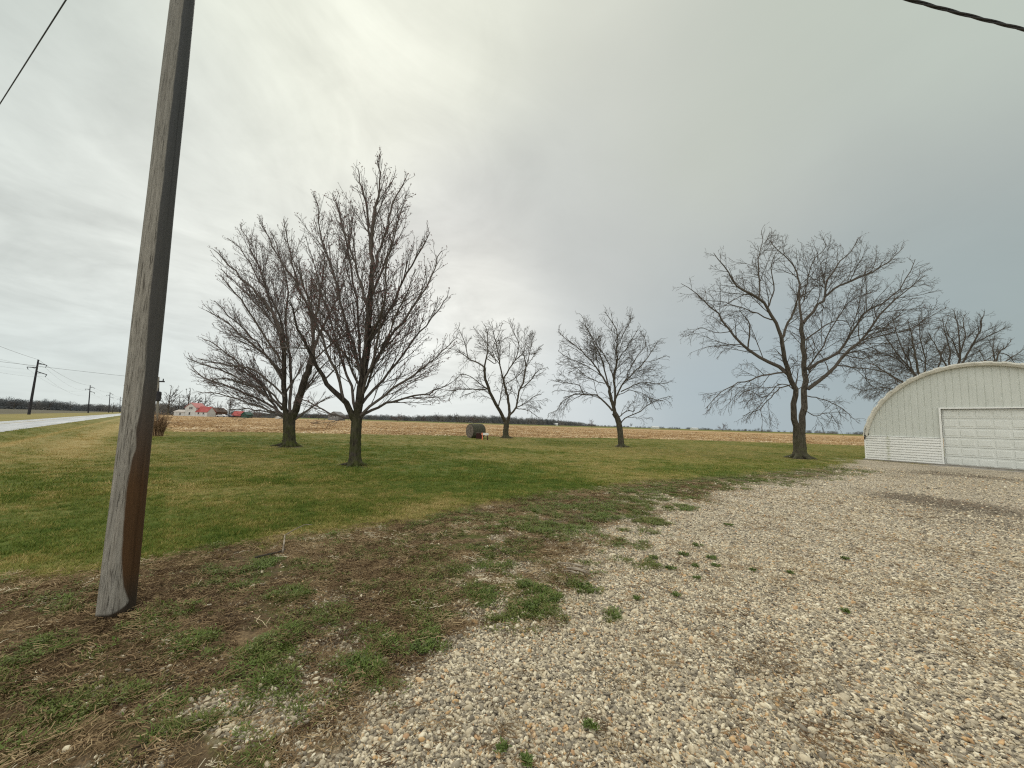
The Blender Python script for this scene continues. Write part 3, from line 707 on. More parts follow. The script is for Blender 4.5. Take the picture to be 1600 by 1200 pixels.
    for li, a in enumerate(lv):
        P0, R0_ = cur
        if first:
            st2 = np.where([l[2] == 2 for l in limbs])[0]
            P0 = P0.copy()
            for k_ in st2: P0[k_], R0_[k_] = resample(P0[k_][K0//3:], R0_[k_][K0//3:], K0)
            P0, R0_ = P0[~skip] if (~skip).any() else P0, R0_[~skip] if (~skip).any() else R0_
        first = False
        P_, R_ = grow(P0, R0_, rs, zlo=zlo, zhi=zhi, **a)
        ok = P_[:, -1, 2] > max(.9, zlo*.55); P_, R_ = P_[ok], R_[ok]
        push(P_, R_, 5 if li == 0 else (4 if li == 1 else 3), 0)
        if li == 0:   # a share of the twigs sprouts straight from the limbs as well
            cur = (np.concatenate([P_]), np.concatenate([R_]))
        else: cur = (P_, R_)
        if li >= len(lv)-2: tips.append(P_)
    if buds:
        T = np.concatenate([np.concatenate([p[:, -1], p[:, p.shape[1]//2]]) for p in tips]); T = T[rs.rand(len(T)) < buds]
        n = len(T); bs_ = 1.25; dirs = norm(rs.normal(size=(n, 3))+[0, 0, .8]); PP = np.stack([T-dirs*.012, T+dirs*.012, T+dirs*.035], 1); RR_ = np.tile([.004, .014, .003], (n, 1))*rs.uniform(.7, 1.25, (n, 1)); push(PP, RR_, 3, 1)
    v = np.concatenate(cv); me = np_mesh('crown', v, np.concatenate(cq), np.concatenate(mi)); me.transform(Matrix.Translation(-Vector(b0)))
    o = bpy.data.objects.new('crown', me); C.objects.link(o); o.parent = root; me.materials.append(twig); me.materials.append(m_bud)
    print('TREE', name, len(me.polygons))
    return root
MAP_LV = [dict(spacing=.25, angle=25, lenf=(.46, .58), K=7, t0=.10, upw=.26, wig=.03, rratio=.5, rmin=.0072, rtip=.0048, rmax=.016),
          dict(spacing=.215, angle=29, lenf=(.40, .34), K=5, t0=.10, upw=.24, wig=.045, rratio=.55, rmin=.0054, rtip=.0040),
          dict(spacing=.20, angle=36, lenf=(.30, .20), K=4, t0=.15, upw=.25, wig=.08, rratio=.6, rmin=.0042, rtip=.0034, lmin=.08),
          dict(spacing=.22, angle=42, lenf=(.2, .10), K=2, t0=.2, upw=.25, wig=.12, rratio=.8, rmin=.0038, rtip=.0030, lmin=.06)]
T1 = [([(554, 727), (555, 700), (556, 675), (558, 652)], 17, 15, 1),
      ([(558, 654), (564, 610), (571, 563), (575, 522), (578, 480), (579, 458), (582, 415)], 13, 6, 2),
      ([(582, 415), (580, 372), (585, 335), (592, 305), (594, 275), (589, 248)], 6, 1, 0),
      ([(553, 656), (537, 626), (519, 609), (500, 582), (480, 545), (462, 505), (450, 470)], 10, 1.5, 2),
      ([(560, 640), (566, 600), (545, 520), (525, 440), (508, 385), (497, 335), (491, 305)], 5, 1, 0),
      ([(568, 600), (562, 540), (556, 470), (545, 400), (535, 350), (520, 302)], 5, 1, 0),
      ([(582, 418), (576, 350), (570, 308), (562, 282), (559, 262)], 4, 1, 0),
      ([(582, 430), (600, 372), (613, 320), (627, 290), (634, 278)], 4, 1, 0),
      ([(575, 540), (600, 500), (630, 440), (655, 395), (672, 362)], 5, 1, 0),
      ([(575, 580), (610, 530), (645, 480), (675, 430), (690, 392)], 5, 1, 0),
      ([(566, 630), (600, 590), (640, 540), (675, 495), (700, 462)], 5, 1, 0),
      ([(560, 652), (600, 618), (640, 590), (678, 562), (710, 530)], 5, 1, 0),
      ([(562, 653), (590, 636), (630, 622), (678, 612), (708, 596)], 5, 1, 0),
      ([(537, 626), (525, 580), (505, 530), (485, 478), (468, 430), (455, 398)], 5, 1, 0),
      ([(557, 648), (548, 600), (528, 545), (510, 480), (492, 420), (478, 370)], 5, 1, 0),
      ([(550, 654), (515, 645), (487, 630), (462, 622)], 3, 1, 0),
      ([(562, 640), (575, 590), (590, 530), (600, 470), (606, 410), (615, 360)], 5, 1, 0),
      ([(564, 625), (585, 575), (612, 510), (630, 470), (650, 420)], 4, 1, 0),
      ([(578, 490), (560, 430), (545, 380), (530, 340), (520, 310)], 4, 1, 0),
      ([(560, 600), (540, 560), (510, 520), (490, 490), (470, 460)], 4, 1, 0),
      ([(579, 470), (592, 430), (610, 390), (625, 340), (636, 300)], 4, 1, 0)]
T2 = [([(452, 697), (452, 680), (452, 662), (452, 645)], 17, 17, 1),
      ([(448, 650), (443, 610), (444, 560), (441, 521)], 8, 6, 2),
      ([(441, 521), (428, 495), (416, 475), (398, 455), (370, 425), (350, 405), (334, 390)], 5, 1, 0),
      ([(458, 652), (470, 612), (484, 572), (490, 540)], 11, 8, 2),
      ([(490, 540), (492, 510), (497, 480), (503, 440), (508, 400)], 5, 1, 0),
      ([(488, 550), (487, 500), (466, 447), (440, 410), (420, 375), (405, 345)], 5, 1, 0),
      ([(466, 447), (455, 405), (448, 370), (443, 342)], 3, 1, 0),
      ([(453, 648), (455, 600), (452, 560), (447, 510), (450, 460), (440, 410), (425, 365)], 5, 1, 0),
      ([(450, 655), (441, 648), (422, 626), (407, 601), (376, 577), (340, 560)], 5, 1, 0),
      ([(441, 640), (410, 600), (380, 575), (345, 545), (318, 530)], 4, 1, 0),
      ([(444, 600), (420, 560), (385, 530), (350, 500), (322, 485)], 4, 1, 0),
      ([(441, 521), (405, 480), (370, 445), (345, 420)], 3, 1, 0),
      ([(454, 658), (466, 652), (482, 640), (500, 628), (520, 618)], 5, 1, 0),
      ([(445, 650), (405, 625), (360, 605), (318, 590), (298, 570)], 4, 1, 0),
      ([(487, 555), (510, 500), (530, 460), (542, 430)], 4, 1, 0),
      ([(443, 560), (430, 500), (412, 440), (395, 395), (375, 350)], 4, 1, 0),
      ([(484, 570), (515, 540), (545, 520), (565, 505)], 3, 1, 0),
      ([(445, 620), (400, 580), (350, 570), (310, 560)], 3, 1, 0),
      ([(443, 590), (405, 540), (370, 505), (335, 470)], 3, 1, 0),
      ([(449, 540), (430, 480), (400, 430), (372, 385), (355, 372)], 3, 1, 0),
      ([(446, 640), (418, 610), (385, 602), (345, 590), (325, 600)], 3, 1, 0),
      ([(447, 652), (420, 640), (385, 628), (345, 616), (310, 612)], 3, 1, 0), ([(445, 642), (400, 605), (350, 580), (312, 566), (294, 560)], 3, 1, 0),
      ([(448, 655), (425, 645), (400, 640), (370, 638), (345, 642)], 2.5, 1, 0), ([(456, 650), (475, 610), (500, 575), (520, 560)], 4, 1, 0), ([(444, 570), (410, 520), (385, 480), (358, 445), (345, 430)], 3.5, 1, 0)]
A_LV = [dict(spacing=.48, angle=38, lenf=(.50, .80), K=9, t0=.16, upw=.26, wig=.08, rratio=.48, rmin=.015, rtip=.009, droop=.7, rmax=.028),
        dict(spacing=.34, angle=38, lenf=(.42, .52), K=7, t0=.12, upw=.25, wig=.09, rratio=.6, rmin=.0105, rtip=.0075, droop=.95),
        dict(spacing=.27, angle=38, lenf=(.36, .34), K=5, t0=.12, upw=.22, wig=.10, rratio=.7, rmin=.008, rtip=.006, droop=1.0, lmin=.15),
        dict(spacing=.32, angle=42, lenf=(.3, .16), K=3, t0=.2, upw=.2, wig=.12, rratio=.8, rmin=.0064, rtip=.0052, droop=.9, lmin=.12)]
T3 = [([(790, 684), (790, 675), (791, 665), (791, 656)], 9, 8, 1),
      ([(790, 660), (783, 645), (772, 627), (763, 607), (758, 590), (757, 573)], 5.5, 3.5, 2),
      ([(757, 573), (760, 557), (762, 545), (762, 525), (757, 507)], 2.5, .6, 0), ([(757, 574), (745, 566), (735, 562), (730, 555), (728, 540), (722, 525), (716, 512)], 2.5, .6, 0),
      ([(764, 608), (748, 609), (735, 608), (722, 608), (708, 612), (702, 625)], 2, .6, 0),
      ([(792, 660), (796, 645), (793, 620), (788, 600), (785, 588)], 5, 3, 2),
      ([(785, 588), (781, 570), (778, 555), (775, 535), (770, 515), (768, 503)], 2.5, .6, 0), ([(787, 593), (795, 577), (805, 563), (817, 552), (820, 535), (821, 512)], 2.5, .6, 0),
      ([(805, 563), (811, 540), (803, 520), (795, 502)], 1.8, .6, 0), ([(793, 654), (798, 648), (806, 637), (811, 612), (818, 595), (822, 570), (817, 552)], 3.5, 1.5, 0),
      ([(822, 572), (828, 550), (832, 530), (836, 520)], 1.5, .6, 0), ([(813, 608), (830, 594), (840, 580), (852, 575)], 1.8, .6, 0),
      ([(806, 637), (820, 630), (836, 619), (846, 616)], 1.6, .6, 0), ([(806, 638), (820, 640), (832, 645), (842, 654)], 1.5, .6, 0),
      ([(779, 634), (783, 617), (785, 602), (782, 590)], 2, .6, 0), ([(765, 610), (750, 600), (738, 590), (720, 585), (710, 598)], 1.8, .6, 0),
      ([(760, 560), (775, 568), (770, 545), (780, 520), (785, 505)], 1.4, .6, 0), ([(782, 570), (765, 550), (755, 530), (742, 515)], 1.4, .6, 0),
      ([(790, 600), (812, 585), (835, 555), (842, 545)], 1.3, .6, 0)]
T4 = [([(971, 698), (969, 675), (966, 657), (960, 645)], 9, 8, 1), ([(961, 647), (957, 630), (953, 615), (951, 603)], 6, 4, 2),
      ([(957, 642), (946, 628), (932, 618), (915, 617), (895, 616), (880, 627), (868, 642), (857, 646)], 3, .6, 0), ([(912, 616), (905, 602), (895, 600), (880, 598), (864, 595)], 1.6, .6, 0),
      ([(951, 605), (940, 588), (928, 570), (910, 550), (893, 535), (882, 527), (872, 517)], 3, .6, 0), ([(951, 604), (944, 572), (935, 550), (925, 530), (918, 512), (908, 492)], 2.5, .6, 0),
      ([(959, 640), (962, 620), (959, 595), (963, 565), (964, 540), (963, 515), (953, 498), (945, 486)], 4, .6, 0), ([(958, 590), (947, 560), (933, 540), (922, 520), (910, 503)], 2, .6, 0),
      ([(963, 565), (978, 545), (990, 525), (997, 515)], 1.8, .6, 0), ([(961, 625), (972, 602), (985, 587), (1000, 573), (1015, 555), (1022, 542), (1032, 530)], 2.6, .6, 0),
      ([(970, 612), (988, 603), (1005, 598), (1030, 600), (1045, 597)], 1.8, .6, 0), ([(969, 664), (975, 655), (990, 647), (1005, 640), (1020, 628), (1035, 622), (1048, 619)], 2, .6, 0),
      ([(966, 653), (980, 642), (990, 643), (992, 640)], 1.8, .8, 0), ([(963, 545), (975, 520), (985, 500), (980, 492)], 1.4, .6, 0), ([(945, 600), (920, 590), (900, 575), (875, 565)], 1.4, .6, 0),
      ([(940, 588), (915, 570), (890, 560), (872, 548)], 1.4, .6, 0), ([(965, 618), (985, 610), (1010, 618), (1025, 640)], 1.2, .6, 0), ([(975, 597), (990, 565), (1008, 540), (1005, 520)], 1.6, .6, 0)]
T5 = [([(1251, 716), (1250, 700), (1249, 688), (1249, 676)], 18, 16, 1),
      ([(1246, 690), (1244, 670), (1239, 637), (1243, 610), (1233, 588), (1226, 560), (1221, 527)], 9.5, 5.5, 2),
      ([(1221, 527), (1211, 501), (1200, 482), (1186, 468), (1165, 455), (1150, 445), (1137, 424), (1125, 408), (1115, 395)], 5, .8, 0), ([(1222, 528), (1233, 502), (1245, 475), (1248, 455), (1250, 440)], 4, 1, 0),
      ([(1186, 468), (1187, 445), (1184, 412), (1190, 385), (1190, 360)], 2.5, .7, 0), ([(1232, 585), (1215, 572), (1196, 563), (1171, 547), (1155, 533), (1140, 516), (1125, 495), (1105, 475), (1085, 455), (1064, 443)], 6, .8, 0),
      ([(1168, 545), (1172, 510), (1165, 497), (1155, 485)], 2.5, .8, 0), ([(1229, 581), (1190, 587), (1165, 597), (1147, 601), (1120, 620), (1103, 638)], 2.5, .7, 0),
      ([(1237, 600), (1220, 607), (1200, 625), (1187, 638), (1160, 650)], 2, .7, 0),
      ([(1253, 690), (1254, 660), (1257, 620), (1258, 580), (1253, 540), (1253, 505)], 10.5, 6, 2),
      ([(1253, 505), (1250, 480), (1249, 442), (1240, 415), (1215, 390), (1203, 375)], 4, .8, 0), ([(1255, 505), (1275, 480), (1288, 464), (1293, 437), (1312, 411), (1328, 392), (1340, 373)], 5, .8, 0),
      ([(1288, 464), (1310, 447), (1340, 435), (1370, 421), (1394, 404), (1412, 386)], 4, .8, 0), ([(1263, 578), (1280, 566), (1300, 556), (1315, 545), (1326, 526), (1340, 505), (1356, 484), (1380, 474), (1405, 452), (1425, 420), (1430, 405)], 5, .8, 0),
      ([(1262, 608), (1285, 590), (1306, 572), (1326, 548), (1348, 530), (1370, 498), (1390, 475), (1415, 455), (1445, 430)], 6, .8, 0), ([(1345, 532), (1380, 524), (1425, 513), (1452, 495), (1478, 482)], 2, .6, 0),
      ([(1307, 571), (1340, 575), (1380, 581), (1405, 597), (1418, 618)], 2.2, .6, 0), ([(1258, 618), (1290, 625), (1315, 638), (1335, 655)], 1.8, .6, 0), ([(1254, 535), (1285, 512), (1310, 500), (1330, 505)], 2.5, .7, 0),
      ([(1256, 470), (1262, 440), (1270, 410), (1290, 385), (1285, 370)], 2, .6, 0), ([(1210, 500), (1180, 490), (1150, 478), (1120, 470), (1090, 470)], 2.2, .6, 0), ([(1200, 480), (1210, 450), (1205, 415), (1220, 385)], 2.2, .6, 0),
      ([(1245, 610), (1220, 600), (1195, 620), (1170, 610), (1150, 625)], 1.5, .6, 0), ([(1255, 640), (1275, 650), (1295, 645), (1310, 665)], 1.5, .6, 0), ([(1257, 585), (1285, 540), (1305, 500), (1330, 470), (1370, 455)], 2.5, .6, 0),
      ([(1320, 555), (1350, 560), (1380, 550), (1420, 540)], 1.6, .6, 0), ([(1140, 518), (1120, 520), (1095, 512), (1075, 525)], 1.4, .6, 0)]
T6 = [([(1450, 700), (1447, 660), (1444, 625), (1440, 600)], 11, 9, 1), ([(1440, 602), (1434, 575), (1428, 545), (1424, 520), (1418, 500)], 5, .7, 0), ([(1440, 600), (1425, 580), (1409, 561), (1390, 535), (1375, 515)], 4.5, .7, 0),
      ([(1442, 615), (1415, 600), (1390, 585), (1360, 568), (1335, 562)], 4, .7, 0), ([(1440, 600), (1447, 570), (1440, 540), (1436, 510), (1438, 490)], 3, .7, 0), ([(1443, 620), (1410, 612), (1380, 605), (1350, 610), (1325, 600)], 3, .7, 0),
      ([(1428, 585), (1400, 560), (1370, 548), (1345, 530)], 2.5, .7, 0), ([(1446, 610), (1465, 580), (1470, 555), (1478, 540)], 3, .7, 0), ([(1441, 605), (1415, 555), (1400, 520), (1395, 495)], 3, .7, 0)]
T7 = [([(1496, 700), (1496, 650), (1495, 610), (1494, 590)], 12, 10, 1), ([(1494, 592), (1484, 570), (1484, 546), (1476, 520), (1472, 498)], 4.5, .7, 0), ([(1495, 590), (1499, 565), (1500, 540), (1496, 510), (1490, 484)], 5, .7, 0),
      ([(1496, 592), (1505, 565), (1521, 537), (1531, 518), (1534, 502), (1538, 486)], 4.5, .7, 0), ([(1493, 592), (1475, 565), (1462, 540), (1450, 520)], 3.5, .7, 0), ([(1499, 560), (1490, 535), (1478, 515), (1482, 495)], 2.5, .7, 0),
      ([(1500, 550), (1508, 525), (1505, 500), (1510, 490)], 2.5, .7, 0), ([(1521, 537), (1545, 525), (1565, 515), (1572, 510)], 2, .7, 0), ([(1500, 590), (1525, 570), (1545, 560), (1558, 548)], 2.5, .7, 0), ([(1490, 590), (1470, 580), (1450, 570), (1435, 560)], 2.2, .7, 0)]
T8 = [([(1552, 700), (1552, 650), (1552, 600), (1553, 580)], 7, 5, 1), ([(1553, 582), (1561, 551), (1572, 543), (1580, 530)], 3, .6, 0), ([(1553, 582), (1575, 562), (1590, 552), (1600, 545)], 3, .6, 0),
      ([(1553, 582), (1553, 560), (1552, 540), (1555, 524)], 3, .6, 0), ([(1552, 585), (1540, 565), (1532, 550), (1525, 545)], 2, .6, 0), ([(1561, 552), (1575, 555), (1588, 570), (1600, 575)], 2, .6, 0)]
import copy
def scaled(lv, s, sp=1.0, r=1.0):
    out = []
    for a in lv:
        a = dict(a); a['spacing'] *= sp; a['rmin'] *= r; a['rtip'] *= r; out.append(a)
    return out
make_tree('maple_tree', (555, 727), T1, 'tallest bare maple with a mossy trunk, nearest of the trees on the lawn', None, 3, bark=m_bark, twig=m_twig, lv=MAP_LV, buds=.42, extra=.8, slope=.5)
make_tree('maple_tree', (452, 697), T2, 'wide budding bare maple on the lawn, just left of the tallest tree', None, 5, bark=m_bark, twig=m_twig, lv=scaled(MAP_LV, 1, 1.1, 1.3), buds=.42, extra=1.0, slope=.5)
make_tree('bare_tree', (790, 684), T3, 'bare tree forking low above the lawn edge, right beside the round hay bale', None, 8, bark=m_bark2, twig=m_twig2, lv=scaled(A_LV, 1, .88, 1.3), slope=.5)
make_tree('bare_tree', (971, 698), T4, 'small leaning bare tree standing alone on the lawn, between hay bale and shed', None, 9, bark=m_bark2, twig=m_twig2, lv=scaled(A_LV, 1, .8, 1.0), slope=.5)
make_tree('bare_tree', (1251, 716), T5, 'large bare tree with two trunks rising together, just left of the shed', None, 12, bark=m_bark2, twig=m_twig2, lv=scaled(A_LV, 1, .84, .82), slope=.5, buds=.12)
T6, T7, T8 = [[(p_, a_*.72, b_, c_) for (p_, a_, b_, c_) in T_] for T_ in (T6, T7, T8)]
make_tree('bare_tree', (1450, 700), T6, 'dense bare tree leaning left behind the shed arch', None, 14, Y=44, bark=m_bark2, twig=m_twig2, lv=scaled(A_LV, 1, .72, 1.0), slope=.5)
make_tree('bare_tree', (1496, 700), T7, 'tallest bare tree behind the top of the shed roof', None, 15, Y=47, bark=m_bark2, twig=m_twig2, lv=scaled(A_LV, 1, .85, 1.0), slope=.5)
make_tree('bare_tree', (1552, 700), T8, 'smallest bare tree behind the shed, rightmost above its roof', None, 16, Y=50, bark=m_bark2, twig=m_twig2, lv=scaled(A_LV, 1, .95, 1.0), slope=.5)

# ------------------------------------------------------------------ quonset shed
def panel_fn(n, b):
    P = n.new('ShaderNodeTexCoord').outputs['Object']; f = n.noise(P, .9, 5, .6)
    m = n.new('ShaderNodeMapping'); n.put(m.inputs[0], P); m.inputs['Scale'].default_value = (6, 6, .5); g = n.noise(m.outputs[0], 1.5, 4, .6)
    c = n.mix(n.rng(f, .3, .7), (.67, .69, .64), (.61, .63, .58)); n.put(b.inputs['Base Color'], n.mix(n.rng(g, .55, .75, 0, .25), c, (.30, .30, .235)))
m_panel = mat('sage_metal', (.42, .44, .36), .55, panel_fn, .3)
def white_fn(n, b):
    P = n.new('ShaderNodeTexCoord').outputs['Object']; f = n.noise(P, 1.3, 5, .7)
    m = n.new('ShaderNodeMapping'); n.put(m.inputs[0], P); m.inputs['Scale'].default_value = (7, 7, .6); g = n.noise(m.outputs[0], 1.2, 4, .6)
    uu = n.vm('DOT_PRODUCT', P, tuple(float(v) for v in E_)); bnd = n.math('MULTIPLY', n.rng(n.math('ABSOLUTE', n.math('SUBTRACT', uu, 1.12)), .13, .02), n.rng(n.noise(P, 9, 4, .7), .42, .6))
    c = n.mix(n.rng(f, .35, .7, 0, .3), (.90, .90, .87), (.80, .80, .75)); n.put(b.inputs['Base Color'], n.mix(n.math('MULTIPLY', bnd, .6), n.mix(n.rng(g, .62, .75, 0, .4), c, (.45, .46, .33)), (.34, .36, .16)))
m_white = mat('white_vinyl', (.78, .78, .74), .5, white_fn, .3)
m_door = mat('white_door', (.6, .62, .58), .5, speckle((.72, .735, .69), (.77, .785, .745), 2, .05), .3)
def roof_fn(n, b):
    P = n.new('ShaderNodeTexCoord').outputs['Object']; f = n.noise(P, 2.5, 6, .7); g = n.noise(P, 9, 5, .7)
    c = n.mix(n.rng(f, .35, .65), (.74, .71, .63), (.54, .52, .44)); n.put(b.inputs['Base Color'], n.mix(n.rng(g, .55, .7, 0, .45), c, (.22, .21, .15)))
m_roof = mat('weathered_roof', (.5, .48, .42), .7, roof_fn, .2)
m_dark = mat('dark_void', (.03, .03, .03), .9)
m_conc = mat('concrete', (.3, .28, .25), .9, speckle((.24, .22, .19), (.36, .33, .29), 4, .3))
RC = (4.87, .71); RAD = 4.86
shed = thing('quonset_shed', tuple(SL), 'arched quonset shed with sage metal front, white siding and garage door', 'shed')
DL, DR_, DT = 3.44, 8.34, 3.14; DEPTH = 14.0; ST = 1.50
ax = [E_, B_, np.array([0, 0, 1.])]
def arc_z(u, R_): 
    q = R_*R_-(u-RC[0])**2; return RC[1]+math.sqrt(max(q, 0))
mb = MB()   # upper front wall with vertical ribs
us = list(np.arange(.35, 9.4, .29))
def strip(u0, u1, z0, z1a, z1b, v): mb.poly([S(u0, v, z0), S(u1, v, z0), S(u1, v, z1b), S(u0, v, z1a)])
u = .22
while u < 9.52:
    u2 = min(u+.29, 9.52)
    for (a, b, va, vb) in ((u, u+.235, 0, 0), (u+.235, u+.25, 0, .022), (u+.25, u+.275, .022, .022), (u+.275, u2, .022, 0)):
        a = min(a, 9.52); b = min(b, 9.52)
        if b-a < 1e-4: continue
        mid = (a+b)/2; z0 = ST if (mid < DL-.01 or mid > DR_+.01) else DT+.06
        ra, rb = arc_z(a, RAD-.03), arc_z(b, RAD-.03)
        if rb > z0 and ra > z0: mb.poly([S(a, va, z0), S(b, vb, z0), S(b, vb, rb), S(a, va, ra)])
    u = u2
mb.build('front_wall', m_panel, shed)
mb = MB()   # horizontal lap siding
def lap(u0, u1):
    z = .04; hgt = .146
    while z < ST-.001:
        z2 = min(z+hgt, ST); zg = z2-.038
        for (v0, h0, v1, h1) in ((-.085, z, -.080, zg), (-.080, zg, -.008, zg+.004), (-.008, zg+.004, -.008, z2), (-.008, z2, -.085, z2)): mb.poly([S(u0, v0, h0), S(u1, v0, h0), S(u1, v1, h1), S(u0, v1, h1)])
        z = z2
lap(.06, DL-.06); mb.build('siding', m_white, shed)
mb = MB(); lap(DR_+.06, 9.68)
mb.build('siding', m_white, shed)
mb = MB()   # trim: door casing, corner, cap strip
mb.box(S(DL-.03, -.045, DT/2+.01), (.075, .10, DT+.02), ax); mb.box(S(DR_+.03, -.03, DT/2+.01), (.075, .07, DT+.02), ax); mb.box(S((DL+DR_)/2, -.03, DT+.055), (DR_-DL+.14, .075, .07), ax)
mb.box(S(.03, -.04, ST/2+.03), (.07, .11, ST-.02), ax); mb.box(S(9.7, -.02, ST/2+.03), (.07, .07, ST-.02), ax)
mb.box(S((.06+DL-.06)/2, -.008, ST+.012), (DL-.14, .035, .03), ax); mb.box(S((DR_+9.7)/2, -.008, ST+.012), (9.7-DR_-.14, .035, .03), ax)
mb.build('trim', m_white, shed)
mb = MB()   # garage door, eight by six raised panels, recessed
NP, NRW = 8, 6; pw = (DR_-DL)/NP; ph = DT/NRW
mb.box(S((DL+DR_)/2, .185, DT/2), (DR_-DL, .02, DT), ax)
for r_ in range(NRW):
    zc = ph*(r_+.5)
    mb.box(S((DL+DR_)/2, .150, zc), (DR_-DL, .04, ph-.022), ax)
    for c_ in range(NP):
        uc = DL+pw*(c_+.5)
        a0, b0_ = pw*.5-.05, ph*.5-.09; ins = .022
        o1 = [S(uc-a0, .129, zc-b0_), S(uc+a0, .129, zc-b0_), S(uc+a0, .129, zc+b0_), S(uc-a0, .129, zc+b0_)]
        i1 = [S(uc-a0+ins, .109, zc-b0_+ins), S(uc+a0-ins, .109, zc-b0_+ins), S(uc+a0-ins, .109, zc+b0_-ins), S(uc-a0+ins, .109, zc+b0_-ins)]
        mb.poly(i1)
        for k in range(4): mb.poly([o1[k], o1[(k+1) % 4], i1[(k+1) % 4], i1[k]])
dr = mb.build('garage_door', m_door, shed)
mb = MB(); mb.box(S((DL+DR_)/2, .118, .03), (DR_-DL-.02, .05, .05), ax)
o = mb.build('bottom_seal', m_dark, dr)
mb = MB()   # foundation strip
mb.box(S(4.87, .10, .0), (9.9, .5, .14), ax); mb.build('foundation', m_conc, shed)
# roof: corrugated arch with depth and a rounded front rim
mb = MB(); NS = 90; a0 = .160; a1r = math.pi-.160; 
def arc(R_, t, v): return S(RC[0]-R_*math.cos(t), v, max(RC[1]+R_*math.sin(t), -.02))
vv = []
v_ = -.22
while v_ < DEPTH: 
    vv += [(v_, .0), (v_+.13, .045), (v_+.26, .045), (v_+.39, 0)]; v_ += .5
rows = []
b = len(mb.v)
for (v, dr_) in vv:
    for k in range(NS+1):
        t = a0+(a1r-a0)*k/NS; mb.v.append(arc(RAD+.05+dr_, t, v))
for i in range(len(vv)-1):
    for k in range(NS): mb.f.append([b+i*(NS+1)+k, b+i*(NS+1)+k+1, b+(i+1)*(NS+1)+k+1, b+(i+1)*(NS+1)+k]); mb.m.append(0)
mb.build('roof', m_roof, shed, smooth=True)
mb = MB()   # rim seen on the front edge: crimped overlapping segments
NSR = 44
for k in range(NSR):
    t0_ = a0+(a1r-a0)*k/NSR; t1_ = a0+(a1r-a0)*(k+1)/NSR+.004; j = random.uniform(-.012, .012); lift = .03*(k % 2)
    for (ra, va, rb, vb) in ((RAD-.10, -.04, RAD-.09, -.235), (RAD-.09, -.235, RAD+.02+lift+j, -.30), (RAD+.02+lift+j, -.30, RAD+.10+lift+j, -.25), (RAD+.10+lift+j, -.25, RAD+.13+lift+j, -.02)):
        mb.poly([arc(ra, t0_, va), arc(ra, t1_, va), arc(rb, t1_, vb), arc(rb, t0_, vb)])
mb.build('roof_rim', m_roof, shed)
mb = MB(); mb.tube([arc(RAD-.075, a0+(a1r-a0)*k/60, -.075) for k in range(61)], .022, 6); mb.build('arch_trim', m_white, shed)
mb = MB(); mb.box(S(.02, DEPTH/2, ST/2+.04), (.05, DEPTH-.1, ST-.02), ax); mb.build('side_wall', m_white, shed)
mb = MB(); mb.box(S(9.72, DEPTH/2, ST/2+.04), (.05, DEPTH-.1, ST-.02), ax); mb.build('side_wall', m_white, shed)
mb = MB()   # back wall closes the building
mb.poly([arc(RAD, a0+(a1r-a0)*k/40, DEPTH-.3) for k in range(41)]); mb.build('back_wall', m_panel, shed)
mb = MB(); P0 = [S(.16, -.30, 2.02), S(.12, -.31, 1.8), S(.09, -.30, 1.6), S(.11, -.29, 1.42), S(.08, -.29, 1.25)]; mb.tube(P0, .012, 6)
mb.box(S(.09, -.30, 1.36), (.06, .06, .16), ax); mb.box(S(.10, -.28, 1.52), (.09, .05, .05), ax)
for zz_ in (1.45, 1.62, 1.9): mb.box(S(.10+.02*(zz_-1.4), -.16, zz_), (.02, .30, .02), ax)
mb.build('cable_bracket', m_dark, shed)
mb = MB(); mb.box(S(5.9, -.75, -.02), (5.6, 1.5, .05), ax); mb.build('concrete_apron', m_conc, None, kind='structure')

